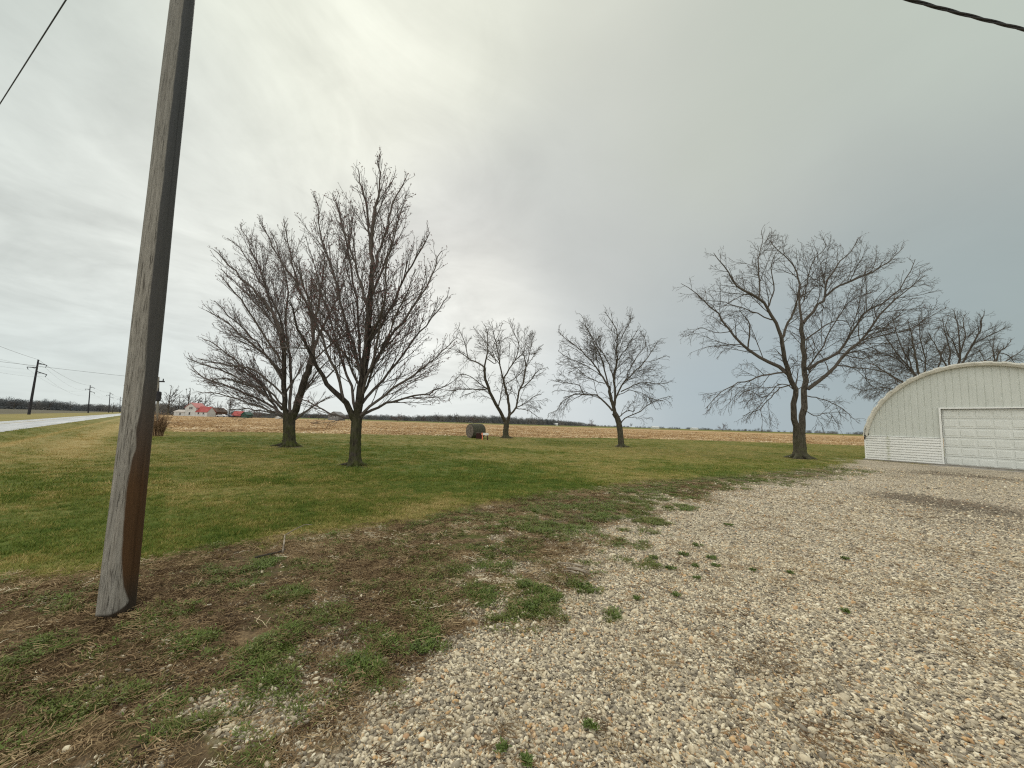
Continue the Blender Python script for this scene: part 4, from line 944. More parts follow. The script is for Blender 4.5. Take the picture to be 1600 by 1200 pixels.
# ------------------------------------------------------------------ near utility pole
pole_axis = [pt(181, 946, 3.42), pt(285, 0, 3.40)]
pole_axis[0] = gr(181, 957); pa = pole_axis[0]; pb = pt(285.5, 0, pa[1]+.03); pdir = norm(pb-pa)
HP = 8.6
def ppt(z): return pa + pdir*((z-pa[2])/pdir[2])
prad = lambda z: .111-.0042*z
def pole_fn(n, b):
    P = n.new('ShaderNodeTexCoord').outputs['Object']; s = n.new('ShaderNodeSeparateXYZ'); n.put(s.inputs[0], P)
    at = n.new('ShaderNodeAttribute'); at.attribute_name = 'wet'; wet = at.outputs['Fac']
    m = n.new('ShaderNodeMapping'); n.put(m.inputs[0], P); m.inputs['Scale'].default_value = (1, 1, .045); g = n.noise(m.outputs[0], 55, 8, .8); g2 = n.noise(m.outputs[0], 120, 5, .7)
    wob = n.noise(m.outputs[0], 9, 4, .6)
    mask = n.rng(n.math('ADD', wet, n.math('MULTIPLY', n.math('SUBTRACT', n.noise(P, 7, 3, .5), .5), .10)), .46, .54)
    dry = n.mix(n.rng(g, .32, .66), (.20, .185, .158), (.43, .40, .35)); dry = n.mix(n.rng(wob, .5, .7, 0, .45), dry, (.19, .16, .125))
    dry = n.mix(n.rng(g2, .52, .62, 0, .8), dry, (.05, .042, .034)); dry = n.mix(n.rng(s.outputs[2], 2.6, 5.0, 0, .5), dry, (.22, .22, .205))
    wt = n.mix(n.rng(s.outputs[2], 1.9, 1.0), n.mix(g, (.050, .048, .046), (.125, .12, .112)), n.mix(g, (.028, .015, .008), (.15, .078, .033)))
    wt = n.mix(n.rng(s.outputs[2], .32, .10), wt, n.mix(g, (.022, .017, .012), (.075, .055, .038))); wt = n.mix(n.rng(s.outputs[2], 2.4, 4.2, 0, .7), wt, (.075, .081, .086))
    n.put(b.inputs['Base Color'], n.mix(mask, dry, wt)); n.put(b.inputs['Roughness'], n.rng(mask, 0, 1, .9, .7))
    bp = n.new('ShaderNodeBump'); n.put(bp.inputs['Height'], g); bp.inputs['Strength'].default_value = .8; bp.inputs['Distance'].default_value = .02; n.put(b.inputs['Normal'], bp.outputs[0])
m_pole = mat('weathered_wood', (.2, .18, .15), .9, pole_fn, .15)
polet = thing('utility_pole', tuple(pa), 'thick leaning wooden utility pole, grey with a dark wet side, nearest the camera', 'pole')
n_s = 72; NZ = 300; zs_ = np.linspace(-.25, HP, NZ+1); vs = []; wet = []
side = norm(np.cross(pdir, np.array([0, 0, 1.])+1e-6)); tocam = norm(np.array([-pa[0], -pa[1], 0.])); lat = np.array([-tocam[1], tocam[0], 0])   # lat: to the right seen from the camera? sign fixed below
if lat[0] < 0: lat = -lat
split = [(-.3, 1.0), (.0, .95), (.10, .80), (.22, .62), (.45, .50), (.75, .45), (.95, .42), (1.1, .45), (1.22, .50), (1.30, .58), (1.45, .50), (1.6, .57), (1.9, .60), (2.1, .56), (2.4, .50), (2.9, .48), (3.6, .50), (4.4, .51), (5.4, .55), (9, .60)]
szs = [a for a, _ in split]; sfr = [b for _, b in split]
for z in zs_:
    c = ppt(z); R_ = prad(z)*(1+.012*math.sin(z*3.1)+.03*math.exp(-max(z, 0)/.3))
    sp = np.interp(z, szs, sfr) + .006*math.sin(z*9)
    for k in range(n_s):
        th = 2*math.pi*k/n_s; cx, cy = math.cos(th), math.sin(th)   # cx lateral, cy toward the camera
        groove = -.010*math.exp(-((th-2.05)/.05)**2)*(1 if z > .9 else 0) - .006*math.exp(-((th-2.4-.03*math.sin(z))/.03)**2)-.006*math.exp(-((th-.9+.02*math.sin(z*2))/.03)**2)
        rr_ = R_*(1+.02*math.sin(3*th+z*.6)+.012*math.sin(7*th+1.3*z)) + groove
        vs.append(c + lat*rr_*cx + tocam*rr_*cy)
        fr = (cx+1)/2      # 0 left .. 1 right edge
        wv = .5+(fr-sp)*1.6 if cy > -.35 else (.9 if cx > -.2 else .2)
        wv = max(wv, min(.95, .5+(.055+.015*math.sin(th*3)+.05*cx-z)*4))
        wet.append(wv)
idx = np.arange((NZ+1)*n_s).reshape(NZ+1, n_s); nx = np.roll(idx, -1, 1)
me = np_mesh('shaft', np.array(vs), np.stack([idx[:-1], nx[:-1], nx[1:], idx[1:]], -1).reshape(-1, 4))
at = me.attributes.new('wet', 'FLOAT', 'POINT'); at.data.foreach_set('value', np.array(wet, np.float32))
bm = bmesh.new(); bm.from_mesh(me); bmesh.ops.contextual_create(bm, geom=[e for e in bm.edges if e.is_boundary and e.verts[0].co.z > 5]); bmesh.ops.recalc_face_normals(bm, faces=bm.faces); bm.to_mesh(me); bm.free()
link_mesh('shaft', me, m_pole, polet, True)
m_porc = mat('white_porcelain', (.8, .8, .78), .3, None, .5); m_steel = mat('rusty_steel', (.10, .08, .065), .6, speckle((.06, .05, .045), (.16, .11, .08), 20, .2))
def on_pole(px, py):  # left silhouette of the pole near this pixel row
    d = ray(px, py); t = (pa[1]-.02)/d[1]; return EYEP+d*t
p_ = on_pole(197, 621); mb = MB()
mb.tube([p_+lat*.03, p_-lat*.005], [.012, .012], 10); mb.tube([p_-lat*.005+[0, 0, 0], p_-lat*.012], [.017, .017], 10); mb.tube([p_-lat*.002+[0, 0, -.012], p_+lat*.02+[0, 0, -.02]], [.008, .010], 8)
mb.build('insulator', m_porc, polet, smooth=False)
p_ = on_pole(196, 601); mb = MB(); mb.tube([p_+lat*.05+tocam*.02, p_+lat*.01+[0, 0, .002], p_-lat*.006, p_-lat*.008+[0, 0, -.01]], .003, 6); mb.build('staple', m_steel, polet)
p_ = on_pole(194, 611); mb = MB(); mb.tube([p_+lat*.02, p_-lat*.004], [.012, .009], 8); mb.build('bolt', m_steel, polet)
# wires -------------------------------------------------------------
m_wire = mat('black_cable', (.025, .025, .028), .5, None, .4); m_gwire = mat('grey_wire', (.10, .10, .105), .5, None, .4)
ptop = ppt(7.75)
mb = MB(); A = ptop; Bp = pt(103, 0, 4.6); Cp = pt(0, 162, 6.4); Dp = Cp+(Cp-Bp)*2.2
mb.tube([A, Bp, Cp, Dp], .0075, 6); o = mb.build('overhead_wire', m_wire); tag(o, 'thin straight black wire crossing the upper left corner of the sky', 'wire')
def spline(P_, n=60): 
    q, _ = resample(P_, np.ones(len(P_)), n); return q
cc = spline([ppt(8.1), pt(800, -185, 4.3), pt(1240, -52, 4.6), pt(1430, 2, 4.8), pt(1600, 46, 5.0), pt(1900, 118, 5.6), pt(2600, 250, 7.0)], 420)
mb = MB()
tgs = norm(np.gradient(cc, axis=0)); sd_ = norm(np.cross(tgs, [0, 0, 1.])); u_ = np.cross(sd_, tgs); sl_ = np.concatenate([[0], np.cumsum(np.linalg.norm(np.diff(cc, axis=0), axis=1))])
for k in range(3):
    ph_ = sl_*2*math.pi/1.1+k*2.094; mb.tube(list(cc+.0125*(np.cos(ph_)[:, None]*sd_+np.sin(ph_)[:, None]*u_)), .0105, 6)
o = mb.build('service_cable', m_wire); tag(o, 'thick twisted black service cable in the upper right corner of the sky', 'cable')

# ------------------------------------------------------------------ transmission line along the road
m_tpole = mat('dark_pole', (.035, .035, .045), .85, speckle((.022, .022, .03), (.05, .047, .05), 3, .2))
tl = [((45, 648), (60, 562), 96, 'large dark transmission pole with two crossarms, nearest beyond the road'), ((138, 643), (141, 602), 200, 'dark transmission pole beyond the road, second from the left'),
      ((170, 644), (172, 613), 275, 'small transmission pole with crossarms, third along the far side of the road'), ((187, 645), (188, 620), 360, 'faint farthest transmission pole beside the big wooden pole')]
tops = []; RX = np.array([RN[0], RN[1], 0])
for (bx, by), (tx, ty), Yp, lab in tl:
    top = pt(tx, ty, Yp); bot = pt(bx, by, Yp); bot[2] = -.2
    H_ = top[2]; t = thing('transmission_pole', (bot[0], bot[1], 0), lab, 'pole', 'transmission poles along the road'); dirp = norm(top-bot)
    rr0 = .30*H_/13; rr0 = min(rr0, .42)
    mb = MB(); mb.tube([bot, (bot+top)/2, top], [rr0*.9, rr0*.72, rr0*.5], 12); mb.build('shaft', m_tpole, t)
    arm = H_*.13; att = []
    ex = lat_ = norm(np.array([1., .35, 0]))
    for (zf, sgn, out_, rise) in ((.955, 1, 1.0, -.035), (.87, -1, 1.05, -.0), (.80, 1, 1.15, -.05)):
        a = bot+dirp*(H_*(zf)/dirp[2]); e = a+ex*sgn*arm*out_+np.array([0, 0, H_*rise]); 
        if zf == .87: a2 = a+np.array([0, 0, H_*.05])
        mb = MB(); mb.tube([a+np.array([0, 0, .0]), (a+e)/2, e], [H_*.0085, H_*.0075, H_*.006], 8); 
        mb.tube([a+np.array([0, 0, -H_*.035]), a*.45+e*.55], H_*.003, 6)
        ao = mb.build('crossarm', m_tpole, t)
        mb = MB(); i0 = e+np.array([0, 0, -.02]); i1 = e-ex*sgn*arm*.16-np.array([0, 0, H_*.042])
        pts_ = [i0+(i1-i0)*k/8 for k in range(9)]; mb.tube(pts_, [H_*.004*(1.6 if k % 2 else .8) for k in range(9)], 8); mb.build('insulator_string', m_tpole, ao); att.append(i1)
    # top shield-wire link back to the upper arm
    att.append(top); tops.append(att)
prev = [p+np.array([RD[0], RD[1], 0])*-130+np.array([0, 0, .6]) for p in tops[0]]
lab_w = ['conductor of the transmission line hung from the upper right arm', 'conductor of the transmission line hung from the left arm', 'conductor of the transmission line hung from the lower right arm', 'topmost shield wire running over the transmission poles']
for k in range(4):
    mb = MB(); chain = [prev]+tops
    for i in range(len(chain)-1):
        A, B2 = chain[i][k], chain[i+1][k]; sag = .018*np.linalg.norm(B2-A) if k < 3 else .010*np.linalg.norm(B2-A)
        P_ = [A+(B2-A)*j/14-np.array([0, 0, 4*sag*(j/14)*(1-j/14)]) for j in range(15)]; mb.tube(P_, .011 if k < 3 else .026, 5)
    o = mb.build('power_line', m_gwire); tag(o, lab_w[k], 'power line', 'wires of the transmission line')
mb = MB(); A = pt(-120, 552, 60); B2 = pt(200, 588, 75); C2 = pt(247, 592, 78)
q_ = spline([A, pt(0, 565, 65), pt(100, 577, 70), B2, C2], 20); mb.tube(list(q_), .022, 5); o = mb.build('power_line', m_gwire); tag(o, 'long straight wire crossing in front of the transmission poles', 'power line')

# service pole with transformer behind the big pole, dry bush
Yu = 30.; ub = pt(245, 681, Yu); ub[2] = 0; ut = pt(247.5, 589, Yu)
up_ = thing('service_pole', tuple(ub), 'slim grey utility pole with a dark transformer, peeking out behind the big pole', 'pole')
m_gpole = mat('pale_wood', (.22, .2, .17), .9, speckle((.15, .135, .115), (.30, .27, .23), 3, .2, stretch=(1, 1, .1)))
mb = MB(); mb.tube([ub-[0, 0, .2], (ub+ut)/2, ut], [.10, .085, .065], 10); mb.build('shaft', m_gpole, up_)
mb = MB(); c = pt(247, 619, Yu); mb.tube([c-[0, 0, .38], c-[0, 0, .33], c+[0, 0, .30], c+[0, 0, .36]], [.12, .19, .19, .10], 14); tf = mb.build('transformer', m_tpole, up_)
mb = MB(); mb.tube([c+[.05, -.1, .36], c+[.05, -.1, .62]], [.03, .02], 8); mb.build('bushing', m_tpole, tf)
mb = MB(); c = pt(248, 596, Yu); mb.box(c, (.85, .09, .10)); ca_ = mb.build('crossarm', m_tpole, up_)
mb = MB()
for dx in (-.35, .33):
    mb = MB(); mb.tube([c+[dx, 0, .04], c+[dx, 0, .22]], [.04, .03], 8); mb.build('insulator', m_tpole, ca_)
def stalk_clump(name, base, hgt, rad, n, m, label, cat, seed):
    rs = np.random.RandomState(seed); P_ = []; 
    for i in range(n):
        a = rs.uniform(0, 6.28); r_ = rad*.7*math.sqrt(rs.rand()); p = base+np.array([r_*math.cos(a), r_*math.sin(a), -.02]); d = norm(np.array([math.cos(a)*rs.uniform(0, .12), math.sin(a)*rs.uniform(0, .12), 1.])); h = hgt*rs.uniform(.5, 1.05); pts_ = [p]
        for k in range(6): d = norm(d+rs.normal(0, .06, 3)+[math.cos(a)*.02, math.sin(a)*.02, 0]); p = p+d*h/6; pts_.append(p)
        P_.append(pts_)
    P_ = np.array(P_); R_ = np.tile(np.linspace(.012, .004, 7), (n, 1)); v, q = tubes(P_, R_, 3)
    P2, R2 = grow(P_, R_, rs, .12, 50, (.2, .08), 3, .25, .1, .15, .7, .006, .005, 0, 3, lmin=.08); v2, q2 = tubes(P2, R2*2, 3)
    me = np_mesh(name, np.concatenate([v, v2]), np.concatenate([q, q2+len(v)])); o = link_mesh(name, me, m); o.location = tuple(base); me.transform(Matrix.Translation(-Vector(base))); tag(o, label, cat); return o
m_dry = mat('dry_stalk', (.22, .13, .075), .9, speckle((.17, .10, .06), (.44, .30, .18), 4, .1))
stalk_clump('dry_bush', gr(245, 681), 1.55, .5, 170, m_dry, 'clump of tall dry brown stalks at the foot of the slim grey pole', 'bush', 4)

# ------------------------------------------------------------------ round bale and sawhorse
bb = gr(746, 684.5)+[0, .5, 0]; Yb = bb[1]
m_bale = mat('old_hay', (.12, .10, .07), .95, speckle((.045, .045, .032), (.12, .115, .08), 5, 1, 22, stretch=(1, 3, 3), dist=.06))
m_net = mat('bale_end', (.12, .10, .08), .95, speckle((.11, .09, .075), (.25, .205, .17), 5, .8, 16, dist=.05))
bale = thing('hay_bale', tuple(bb), 'weathered dark round hay bale lying on the lawn edge by a tree', 'hay bale')
rb = .72; bl = 1.45; axd = norm(np.array([.77, .64, 0])); upz = np.array([0, 0, 1.]); sdv = np.cross(axd, upz); cc_ = bb+np.array([0, 0, rb*.97])-axd*.35+[.05, 0, 0]
vs = []; nk = 40; prof_ = [(-.5, .93), (-.47, .98), (-.4, 1), (-.25, 1.01), (0, 1.0), (.25, 1.01), (.4, 1), (.47, .98), (.5, .93)]; rs = np.random.RandomState(3)
for (t_, rf) in prof_:
    for k in range(nk):
        th = 2*math.pi*k/nk; r_ = rb*rf*(1+rs.normal(0, .008)); zz_ = math.sin(th)*r_; zz_ = max(zz_, -rb*.95); vs.append(cc_+axd*bl*t_+sdv*math.cos(th)*r_*1.03+upz*zz_)
idx = np.arange(len(prof_)*nk).reshape(-1, nk); nx = np.roll(idx, -1, 1)
link_mesh('body', np_mesh('body', np.array(vs), np.stack([idx[:-1], idx[1:], nx[1:], nx[:-1]], -1).reshape(-1, 4)), m_bale, bale, True)
mb = MB()
for e_ in (-1, 1):   # spiral ends
    mb = MB()
    for j in range(9):
        r1_, r2_ = rb*.94*j/9, rb*.94*(j+1)/9; dz = .02*(j % 2)
        for k in range(32):
            t1_, t2_ = 2*math.pi*k/32, 2*math.pi*(k+1)/32
            f_ = lambda r_, t_, d_: cc_+axd*e_*(bl*.5+d_)+sdv*math.cos(t_)*r_+upz*max(math.sin(t_)*r_, -rb*.95)
            mb.poly([f_(r1_, t1_, dz), f_(r2_, t1_, .02-dz), f_(r2_, t2_, .02-dz), f_(r1_, t2_, dz)])
    mb.build('bale_end', m_net, bale)
m_or = mat('orange_plastic', (.75, .22, .10), .5, None, .3); m_wh = mat('white_paint', (.8, .78, .74), .5, None, .3); m_redk = mat('dark_red', (.045, .014, .012), .8)
sb = gr(754, 687.5); toc = norm(np.array([-sb[0], -sb[1], 0]))
saw = thing('sawhorse', tuple(sb), 'small orange and white sawhorse barrier standing in front of the hay bale', 'barrier')
mb = MB(); mb.box(sb+[.20, .04, .54], (.64, .07, .20)); bd = mb.build('board', m_wh, saw)
mb = MB(); mb.box(sb+[-.06, -.005, .54], (.10, .02, .21)); mb.build('stripe', m_or, bd)
for (dx, dy, cm) in ((-.02, -.14, m_or), (-.02, .32, m_redk), (.44, -.1, m_redk), (.44, .32, m_redk)):
    mb = MB(); mb.tube([sb+[dx, dy, 0], sb+[dx*.9, .1, .50]], [.05, .045], 6); mb.build('leg', cm, saw)
cb = gr(748.5, 686)
crate = thing('feed_box', tuple(cb), 'dark red wooden box on the grass against the hay bale', 'box'); mb = MB()
for dz in (.1, .28, .46): 
    mb.box(cb+[0, .0, dz], (.56, .03, .16)); mb.box(cb+[0, .36, dz], (.56, .03, .16)); mb.box(cb+[-.265, .18, dz], (.03, .33, .16)); mb.box(cb+[.265, .18, dz], (.03, .33, .16))
mb.build('slats', m_redk, crate); mb = MB(); mb.box(cb+[0, .18, .56], (.62, .44, .035)); mb.build('lid', m_steel, crate)

# ------------------------------------------------------------------ farmhouse and outbuildings far across the field
m_hw = mat('white_clapboard', (.72, .72, .70), .6, speckle((.50, .51, .50), (.66, .66, .65), 1, .1)); m_red = mat('red_metal_roof', (.62, .06, .05), .5, speckle((.33, .055, .052), (.44, .095, .085), .6, .1))
m_glass = mat('dark_window', (.03, .035, .04), .2, None, .5); m_brown = mat('brown_siding', (.10, .06, .045), .8); m_greyb = mat('grey_boards', (.19, .19, .185), .9, speckle((.14, .14, .14), (.24, .24, .235), .8, .1, stretch=(4, 4, .4)))
m_green = mat('green_metal', (.03, .09, .07), .7); m_cream = mat('cream_roof', (.5, .46, .42), .8)
def house(P0, P1, depth, hw, hr, gable, wm, rm, parent, over=.25):
    """P0,P1: front base corners; gable True = gable faces the camera"""
    P0 = np.array(P0, float); P1 = np.array(P1, float); P0[2] = P1[2] = 0; e = norm(P1-P0); W = np.linalg.norm(P1-P0); nb = np.array([-e[1], e[0], 0.]); 
    if nb[1] < 0: nb = -nb
    def q(u, v, z): return P0+e*u+nb*v+np.array([0, 0, z])
    mb = MB()
    if gable:
        for v in (0, depth): mb.poly([q(0, v, -.2), q(W, v, -.2), q(W, v, hw), q(W/2, v, hr), q(0, v, hw)])
        for u in (0, W): mb.poly([q(u, 0, -.2), q(u, depth, -.2), q(u, depth, hw), q(u, 0, hw)])
    else:
        for v in (0, depth): mb.poly([q(0, v, -.2), q(W, v, -.2), q(W, v, hw), q(0, v, hw)])
        for u in (0, W): mb.poly([q(u, 0, -.2), q(u, depth, -.2), q(u, depth, hw), q(u, depth/2, hr), q(u, 0, hw)])
    mb.build('wall', wm, parent); mb = MB(); t = .18
    if gable:
        sl = (hr-hw)/(W/2)
        for s_ in (0, 1):
            ue = -over if s_ == 0 else W+over; ze = hw-over*sl
            a = [q(ue, -over, ze+.02), q(W/2, -over, hr+.02), q(W/2, depth+over, hr+.02), q(ue, depth+over, ze+.02)]; mb.poly(a); mb.poly([p+[0, 0, t] for p in a])
            for k in range(4): mb.poly([a[k], a[(k+1) % 4], a[(k+1) % 4]+[0, 0, t], a[k]+[0, 0, t]])
    else:
        sl = (hr-hw)/(depth/2)
        for s_ in (0, 1):
            ve = -over if s_ == 0 else depth+over; ze = hw-over*sl
            a = [q(-over, ve, ze+.02), q(-over, depth/2, hr+.02), q(W+over, depth/2, hr+.02), q(W+over, ve, ze+.02)]; mb.poly(a); mb.poly([p+[0, 0, t] for p in a])
            for k in range(4): mb.poly([a[k], a[(k+1) % 4], a[(k+1) % 4]+[0, 0, t], a[k]+[0, 0, t]])
    mb.build('roof', rm, parent); return q, W
def window(q, u, z, w_, h_, parent):
    mb = MB(); 
    for (du, dz, a, b_) in ((-w_/2, 0, .12, h_+.24), (w_/2, 0, .12, h_+.24), (0, h_/2, w_, .12), (0, -h_/2, w_, .12)):
        c = q(u+du, -.03, z+dz); ex_ = q(1, 0, 0)-q(0, 0, 0); nb_ = q(0, 1, 0)-q(0, 0, 0); mb.box(c, (a, .08, b_), [ex_, nb_, np.array([0, 0, 1.])])
    wo_ = mb.build('window', m_hw, parent); mb = MB(); mb.box(q(u, -.015, z), (w_-.1, .04, h_-.1), [q(1, 0, 0)-q(0, 0, 0), q(0, 1, 0)-q(0, 0, 0), np.array([0, 0, 1.])]); mb.build('pane', m_glass, wo_)
YH = 205.
def gp(px, Y_=YH): p = pt(px, 650, Y_); p[2] = 0; return p
fh = thing('farmhouse', tuple(gp(296)), 'white two storey farmhouse with bright red roofs across the corn field', 'house')
def zpx(px, py, Y_=YH): return pt(px, py, Y_)[2]
q, W_ = house(gp(288), gp(305), 7, zpx(296, 636.5), zpx(296, 629.5), True, m_hw, m_red, fh)
window(q, W_*.45, zpx(296, 637.5), .8, 1.2, fh); window(q, W_*.62, zpx(296, 637.5), .8, 1.2, fh); window(q, W_*.45, zpx(296, 646), .9, 1.4, fh)
q, W_ = house(gp(305.2), gp(323), 6, zpx(315, 643.5), zpx(315, 635.5), False, m_hw, m_red, fh)
window(q, W_*.25, zpx(315, 646), .8, 1.1, fh); window(q, W_*.68, zpx(315, 646), .8, 1.1, fh)
q, W_ = house(gp(271), gp(287.6), 6, zpx(280, 643.5), zpx(280, 640.5), False, m_hw, m_cream, fh)
window(q, W_*.6, zpx(280, 646.5), .8, 1.2, fh)
bn = thing('brown_barn', tuple(gp(329, 214)), 'small dark brown gabled barn right of the red roofed farmhouse wing', 'barn'); house(gp(322, 214), gp(336, 214), 9, zpx(329, 643, 214), zpx(329, 637, 214), True, m_brown, m_brown, bn)
rsd = thing('red_shed', tuple(gp(367)), 'small red roofed shed alone right of the farmhouse', 'shed'); house(gp(361.5), gp(376), 5, zpx(368, 649), zpx(368, 642.8), False, m_brown, m_red, rsd)
gs_ = thing('green_shed', tuple(gp(381)), 'dark green lean-to at the right end of the red shed', 'shed'); house(gp(377), gp(385), 5, zpx(380, 647.5), zpx(380, 644), True, m_green, m_green, gs_)
gb = thing('grey_barn', tuple(gp(520, 220)), 'grey gabled barn seen between the two maple trunks', 'barn'); q, W_ = house(gp(512.5, 220), gp(529, 220), 9, zpx(520, 648.5, 220), zpx(520, 643.3, 220), True, m_greyb, m_greyb, gb)
window(q, W_*.3, 2.0, .9, 1.2, gb); window(q, W_*.7, 2.0, .9, 1.2, gb)
ws = thing('white_shed', tuple(gp(433, 215)), 'tiny white shed beyond the field left of the wide maple trunk', 'shed'); house(gp(430.5, 215), gp(436, 215), 4, zpx(433, 652.4, 215), zpx(433, 650.3, 215), True, m_hw, m_hw, ws)
for (x0, x1, y0, lab) in ((1082, 1091, 670.5, 'long white farm building on the horizon left of the two trunked tree'), (1020, 1030, 669.5, 'tiny pale farm building on the horizon right of the small leaning tree'), (865, 872, 663.8, 'tiny pale building on the horizon between the hay bale and leaning trees')):
    t = thing('farm_building', tuple(gp((x0+x1)/2, 640)), lab, 'building', 'white farm buildings on the horizon'); house(gp(x0, 640), gp(x1, 640), 9, 2.2, 3.4 if x0 != 1082 else 3.2, False, m_hw, m_hw, t)
t = thing('farm_building', tuple(gp(28, 420)), 'pale farm building in the dark fields at far left beyond the road', 'building'); house(pt(24, 640, 420), pt(32, 640, 420), 9, 2.4, 3.6, False, m_hw, m_hw, t)
# vehicles in the farmyard (dark pickup and a pale car)
def car(px, Yc, L_, col, label, pickup=False):
    c0 = gp(px, Yc); t = thing('parked_pickup' if pickup else 'parked_car', tuple(c0), label, 'pickup' if pickup else 'car'); m = mat('car_paint', col, .35, None, .5); mb = MB()
    pr = [(-.5, .35), (-.5, .8), (-.46, .92), (-.12, .95), (-.05, 1.5), (.2, 1.52), (.3, 1.0), (.48, .9), (.5, .7), (.5, .35)] if pickup else [(-.5, .35), (-.5, .85), (-.38, .95), (-.25, 1.42), (.12, 1.44), (.27, .98), (.47, .88), (.5, .6), (.5, .35)]
    for y_ in (0, 1.75): mb.poly([c0+[x*L_, y_, z] for x, z in pr])
    for k in range(len(pr)): 
        a, b_ = pr[k], pr[(k+1) % len(pr)]; mb.poly([c0+[a[0]*L_, 0, a[1]], c0+[b_[0]*L_, 0, b_[1]], c0+[b_[0]*L_, 1.75, b_[1]], c0+[a[0]*L_, 1.75, a[1]]])
    mb.build('body', m, t); mb = MB(); mb.box(c0+[.05*L_ if pickup else -.06*L_, -.01, 1.2], (L_*.24 if pickup else L_*.36, .04, .32)); mb.build('window', m_glass, t)
    for sx in (-.31, .32):
        mb = MB(); mb.tube([c0+[sx*L_, -.03, .34], c0+[sx*L_, .2, .34]], .34, 14); mb.build('wheel', m_dark, t)
car(345, 200, 5.0, (.55, .57, .6), 'pale parked car in the farmyard between barn and red shed'); car(354, 203, 5.4, (.06, .07, .10), 'dark parked pickup in the farmyard beside the red shed', True)

# ------------------------------------------------------------------ far trees: each its own thing, copies share meshes
FAR_LV = [dict(spacing=.9, angle=38, lenf=(.5, .5), K=4, t0=.2, upw=.3, wig=.12, rratio=.55, rmin=.05, rtip=.035, droop=.2),
          dict(spacing=.55, angle=42, lenf=(.4, .5), K=3, t0=.15, upw=.2, wig=.15, rratio=.6, rmin=.04, rtip=.03, droop=.2), dict(spacing=.5, angle=45, lenf=(.3, .35), K=2, t0=.1, upw=.2, wig=.15, rratio=.7, rmin=.032, rtip=.026, droop=.2)]
def far_tree_meshes(seed, H_, W_, low):
    rs = np.random.RandomState(seed); P_, R_ = resample([np.array([0, 0, -.1]), np.array([rs.normal(0, .1), 0, H_*low]), np.array([rs.normal(0, .2), 0, H_*.75]), np.array([rs.normal(0, .3), 0, H_*.95])], [H_*.022, H_*.018, H_*.01, .03], 8)
    tv, tq = tubes(P_[None], R_[None], 7); Ls = [P_]; Rl = [R_]
    for i in range(11):
        a = rs.uniform(0, 6.28); k = rs.uniform(low*.9, .6); p = np.array([0, 0, H_*k]); o_ = rs.uniform(.5, 1)*W_/2; h2 = H_*min(1, k+rs.uniform(.18, .42)); e = np.array([math.cos(a)*o_, math.sin(a)*o_, h2])
        pp, r2 = resample([p, p*.5+e*.5+[math.cos(a)*o_*.12, math.sin(a)*o_*.12, 0], e], [H_*.010, H_*.006, .03], 8); Ls.append(pp); Rl.append(r2)
    Ls = np.array(Ls); Rl = np.array(Rl); cv, cq = tubes(Ls[1:], Rl[1:], 4); vs_, qs_ = [cv], [cq]; off = len(cv); cur = (Ls, Rl)
    for a in FAR_LV:
        p2, r2 = grow(cur[0], cur[1], rs, zlo=0, zhi=H_, **a); v, q_ = tubes(p2, r2, 3); vs_.append(v); qs_.append(q_+off); off += len(v); cur = (p2, r2)
    return np_mesh('trunk', tv, tq), np_mesh('crown', np.concatenate(vs_), np.concatenate(qs_))
m_ftwig = mat('far_twig', (.075, .065, .06), .95, None, .05); m_fred = mat('far_red_twig', (.115, .07, .062), .95, None, .05)
kinds = []
for s_, H_, W_, low in ((1, 10, 8, .22), (2, 9, 9, .2), (3, 11, 6, .18), (4, 4.5, 5.5, .08)):
    a, b = far_tree_meshes(s_*7, H_, W_, low); a.materials.append(m_bark2); b.materials.append(m_fred if s_ == 4 else m_ftwig); kinds.append((a, b, H_))
used = {}
def far_tree(px, Yt, hpx, kind, label, ztop=None, wide=1.0, name='far_tree', group='lone trees far across the fields'):
    a, b, H_ = kinds[kind]; p = gp(px, Yt); hm = hpx/F*Yt; t = thing(name, tuple(p), label, 'bush' if kind == 3 else 'tree', group); t.rotation_euler = (0, 0, random.uniform(0, 6.28)); s_ = hm/H_; t.scale = (s_*wide, s_*wide, s_)
    for nm_, m in (('trunk', a), ('crown', b)):
        o = bpy.data.objects.new(nm_, m); C.objects.link(o); o.parent = t
far_tree(262, 200, 50, 0, 'slender bare tree at the left end of the farmyard, beside the big pole', wide=.8)
far_tree(293, 216, 46, 1, 'wide bare tree rising behind the farmhouse roof', wide=1.1)
far_tree(278, 225, 34, 1, 'low bare tree behind the left wing of the farmhouse')
far_tree(318, 222, 36, 0, 'bare tree behind the red roofed wing of the farmhouse')
far_tree(338, 220, 26, 1, 'small bare tree behind the brown barn')
far_tree(358, 212, 33, 2, 'reddish narrow bare tree behind the small red shed')
far_tree(378, 225, 20, 1, 'low bare tree behind the green lean-to')
far_tree(405, 230, 15, 3, 'rounded bare bush left of the tiny white shed')
far_tree(498, 235, 16, 1, 'bare tree just left of the grey barn'); far_tree(545, 240, 14, 1, 'bare tree just right of the grey barn')
far_tree(685, 330, 17, 1, 'solitary round bare tree at the far field edge left of the hay bale'); far_tree(622, 300, 13, 3, 'dark bush clump at the field edge right of the tallest maple trunk', wide=1.7)
far_tree(663, 340, 11, 3, 'low dark bush at the field edge left of the solitary round tree'); far_tree(713, 420, 17, 2, 'tall tree in the tree line above the left of the hay bale'); far_tree(704, 430, 15, 2, 'tree in the tree line just right of the solitary round tree')
far_tree(740, 380, 13, 3, 'broad reddish bush right above the hay bale', wide=1.6)
far_tree(925, 330, 13, 3, 'round reddish bush at the field edge left of the small leaning tree'); far_tree(1129, 400, 13, 3, 'round grey bush on the horizon left of the two trunked tree', wide=1.3)
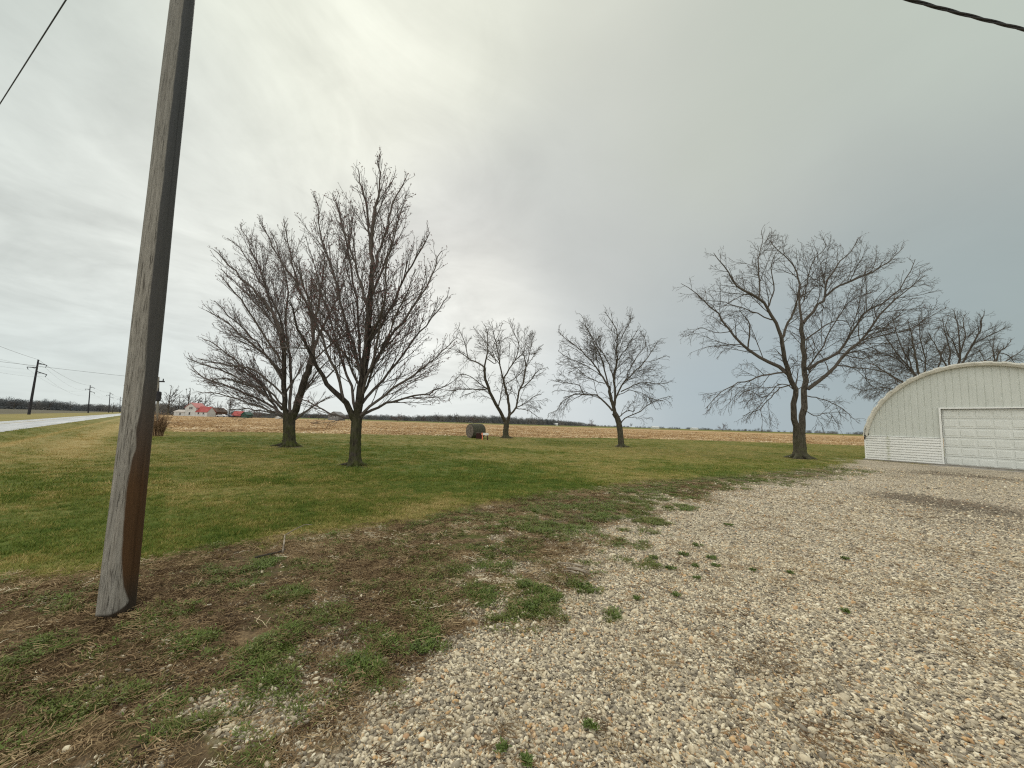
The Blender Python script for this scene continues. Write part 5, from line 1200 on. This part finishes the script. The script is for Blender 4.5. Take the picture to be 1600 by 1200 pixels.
far_tree(986, 500, 9, 2, 'tiny tree on the horizon just right of the small leaning trunk'); far_tree(1185, 520, 8, 2, 'tiny tree on the horizon nearest left of the two trunked tree')
far_tree(20, 330, 17, 1, 'rounded tree standing above the woods at the far left edge', wide=1.3); far_tree(75, 360, 15, 0, 'small tree breaking the woods line right of the nearest transmission pole')
far_tree(108, 380, 15, 1, 'bushy tree breaking the woods line left of the second transmission pole'); far_tree(175, 290, 17, 0, 'loose bare tree by the foot of the third transmission pole', wide=1.2)
# distant woods: masses of bare trees nobody could count
m_wood = mat('woods', (.06, .06, .06), 1, tone_fn([(0, (.13, .145, .155)), (.5, (.165, .17, .172)), (1, (.21, .195, .18))]), .05)
def wood_clump(k):
    rs = np.random.RandomState(k); vs = []; fs = []
    for t_ in range(5):
        cx = rs.uniform(-6, 6); cy = rs.uniform(-4, 4); H_ = rs.uniform(5.5, 10.5); w_ = rs.uniform(2.2, 4.2)
        for i in range(190):
            u = rs.normal(0, .42, 3); z = H_*(.12+.88*abs(rs.beta(1.5, 1.3))); env = math.sin(min(1, max(.05, z/H_))*2.75)**.7; p = np.array([cx+u[0]*w_*env, cy+u[1]*w_*env, z]); d = norm(np.array([u[0]*1.0, u[1], rs.uniform(.3, 1.6)]))*rs.uniform(.5, 1.6); s_ = norm(rs.normal(size=3))*rs.uniform(.05, .16); b = len(vs)
            vs += [p-s_, p+s_, p+d]; fs.append((b, b+1, b+2))
        b = len(vs); vs += [(cx-.18, cy, 0), (cx+.18, cy, 0), (cx, cy, H_*.8)]; fs.append((b, b+1, b+2))
    for i in range(420):   # undergrowth
        p = np.array([rs.uniform(-8, 8), rs.uniform(-4, 4), rs.uniform(0, 2.6)*rs.rand()]); s_ = norm(rs.normal(size=3))*rs.uniform(.2, .7); d = norm(rs.normal(size=3)+[0, 0, 1])*rs.uniform(.4, 1.4); b = len(vs); vs += [p-s_, p+s_, p+d]; fs.append((b, b+1, b+2))
    return np_mesh('wood', vs, fs)
woodp = [proto('wood', wood_clump(200+k), m_wood) for k in range(5)]
def woods(name, pts_, n, hpx, label, thick=30, base_mix=.5, sj=.25):
    """pts_: (pixel x, distance) along the tree line; hpx: mean height in pixels of the photo along it"""
    px = np.array([p[0] for p in pts_], float); Yd = np.array([p[1] for p in pts_], float); hh = np.array(hpx, float); pos = []; scl = []; u = np.sort(RS.uniform(px[0], px[-1], n))
    for x in u:
        Y_ = np.interp(x, px, Yd)*(1+RS.uniform(0, thick/400)); p = gp(x, Y_); h = np.interp(x, px, hh)/F*Y_/8.0*RS.uniform(1-sj, 1+sj)*.9; pos.append(p); scl.append((h*1.1, h*1.1, h))
    m = len(pos); scatter(name, np.array(pos), np.stack([np.zeros(m), np.zeros(m), RS.uniform(-.5, .5, m)], 1), np.array(scl), RS.randint(0, 5, m), np.clip(RS.normal(base_mix+.15, .3, m), 0, 1), woodp, label, 'woods')
woods('distant_woods', [(-500, 300), (-60, 330), (100, 420), (200, 520), (270, 600)], 330, [18, 15, 11, 8, 7], 'dark band of leafless woods beyond the road at left', base_mix=.35)
woods('farmyard_thicket', [(240, 216), (270, 222), (330, 228), (400, 236), (440, 250)], 60, [16, 14, 10, 8, 6], 'low leafless thicket and trees around the farmhouse yard', base_mix=.4)
woods('horizon_woods', [(400, 420), (560, 520), (680, 560), (760, 560), (860, 640), (930, 800)], 520, [6, 6, 8, 9.5, 8, 3], 'low line of leafless woods on the horizon behind the hay bale', base_mix=.45)
woods('horizon_hedgerow', [(900, 900), (1100, 1000), (1350, 900), (1800, 800), (2600, 700)], 420, [2.2, 2.6, 4.2, 5, 5], 'thin dark hedgerow on the horizon between the lawn trees and shed', base_mix=.4)
# far fence posts
mb = None
# ------------------------------------------------------------------ small near things
def stick(name, pts_, r0, m, label, cat):
    mb = MB(); n_ = len(pts_); mb.tube(pts_, list(np.linspace(r0, r0*.35, n_)), 7, jit=.12); o = mb.build(name, m, None, True); tag(o, label, cat); return o
m_wd = mat('bleached_wood', (.3, .25, .2), .9, speckle((.12, .09, .06), (.42, .36, .28), 12, .5, 60, stretch=(1, 1, 1)))
g0 = gr(868, 884); g1 = gr(922, 890)
wp = thing('driftwood', tuple(g0), 'bleached split piece of wood lying in weeds at the gravel edge', 'wood'); mb = MB()
for (a, b_, r_, z) in (((870, 884), (922, 890), .011, .035), ((885, 889), (918, 894), .014, .014), ((880, 893), (905, 897), .010, .012), ((893, 892), (925, 899), .009, .02)):
    A = gr(*a)+[0, 0, z]; B2 = gr(*b_)+[0, 0, z*.7]; mb.tube([A, A*.6+B2*.4+[0, .01, .008], A*.3+B2*.7, B2], [r_*.5, r_, r_*1.1, r_*.4], 7, jit=.25)
mb.build('splinters', m_wd, wp)
m_st = mat('dark_twig_bark', (.04, .032, .026), .9)
A = gr(446, 858)
stick('fallen_branch', [gr(441, 866)+[0, 0, .01], gr(443, 856)+[0, 0, .06], gr(444, 849)+[0, 0, .10], gr(452, 846)+[0, .1, .12], gr(462, 842)+[0, .2, .13], gr(472, 842)+[0, .25, .12]], .010, m_wd, 'thin forked twig standing up at the edge of the lawn', 'twig')
stick('fallen_branch', [gr(398, 873)+[0, 0, .01], gr(420, 869)+[0, 0, .02], gr(436, 865)+[0, 0, .02], gr(446, 860)+[0, 0, .015]], .014, m_st, 'dark dead stick lying along the lawn edge below the forked twig', 'twig')
def clump(px, py, R_, label, seed, hs=1.0):
    rs = np.random.RandomState(seed); vs = []; fs = []; c = gr(px, py)
    for i in range(int(24*R_/.1)):
        me_ = None
        a = rs.uniform(0, 6.28); r_ = R_*.7*math.sqrt(rs.rand()); cx, cy = r_*math.cos(a), r_*math.sin(a)
        for j in range(9):
            da = rs.uniform(0, 6.28); L_ = rs.uniform(.03, .07)*hs; el = rs.uniform(.25, 1.25); p = np.array([cx, cy, .002])+rs.normal(0, .008, 3)*[1, 1, 0]; dx = np.array([math.cos(da)*math.cos(el), math.sin(da)*math.cos(el), math.sin(el)]); sx = np.array([-math.sin(da), math.cos(da), 0])*rs.uniform(.003, .006); b = len(vs)
            vs += [p-sx*.5, p+sx*.5, p+dx*L_*.55+sx, p+dx*L_*.55-sx, p+dx*L_+[0, 0, -.25*L_]+sx*.1, p+dx*L_+[0, 0, -.25*L_]-sx*.1]; fs += [(b, b+1, b+2, b+3), (b+3, b+2, b+4, b+5)]
    me_ = np_mesh('weed_clump', vs, fs); o = link_mesh('weed_clump', me_, m_clump); o.location = tuple(c); tag(o, label, 'weed', 'weed clumps growing up through the gravel'); return o
m_clump = mat('clump_leaf', (.055, .105, .018), .6, speckle((.06, .09, .018), (.12, .165, .03), 20, 0), .25)
cl_ = [(552, 1042, .13, 'largest bright green weed clump at the lower edge of the verge'), (660, 1012, .12, 'dark green weed clump just right of the largest bright one'), (822, 914, .07, 'round weed tuft left of the bleached wood piece'),
       (915, 916, .09, 'green weed clump just below the bleached wood piece'), (832, 948, .10, 'weed clump on the gravel edge below the round tuft'), (868, 938, .05, 'small weed tuft right of the clump on the gravel edge'),
       (1112, 872, .09, 'dark grass tuft alone in the gravel, upper of the close trio'), (1118, 884, .06, 'dark grass tuft in the gravel, lower of the close trio'), (1086, 884, .06, 'dark grass tuft in the gravel, left of the close trio'),
       (1068, 866, .10, 'flat green tuft in gravel nearest the verge, above the trio'), (1138, 820, .10, 'lone dark tuft farthest out in the gravel'), (1048, 888, .08, 'green tuft in gravel left of the trio'), (1090, 852, .09, 'wide low tuft in gravel above the trio'),
       (1022, 872, .09, 'yellowish tuft on the boundary of verge and gravel'), (1088, 903, .05, 'small grass tuft in gravel just below the trio'), (1055, 930, .05, 'tiny tuft in gravel, lowest of the ones beside the verge'), (994, 935, .04, 'tiny tuft in gravel right of the weedy gravel edge'),
       (1175, 891, .05, 'tiny dark tuft in gravel right of the trio'), (1234, 895, .05, 'tiny tuft in gravel farthest right in its row'), (1320, 873, .05, 'small dark tuft out in the middle of the gravel'), (785, 1172, .03, 'small leafy sprout in the gravel at the bottom of the photo'),
       (825, 1188, .035, 'leafy sprout at the very bottom edge of the gravel'), (922, 1135, .04, 'dull sprout in the gravel near the bottom right of the sprouts'), (1320, 955, .04, 'single dark sprout low in the open gravel')]
for i, (px, py, R_, lab) in enumerate(cl_): clump(px, py, R_, lab, 300+i, .8 if R_ > .1 else .6)
print('done script')
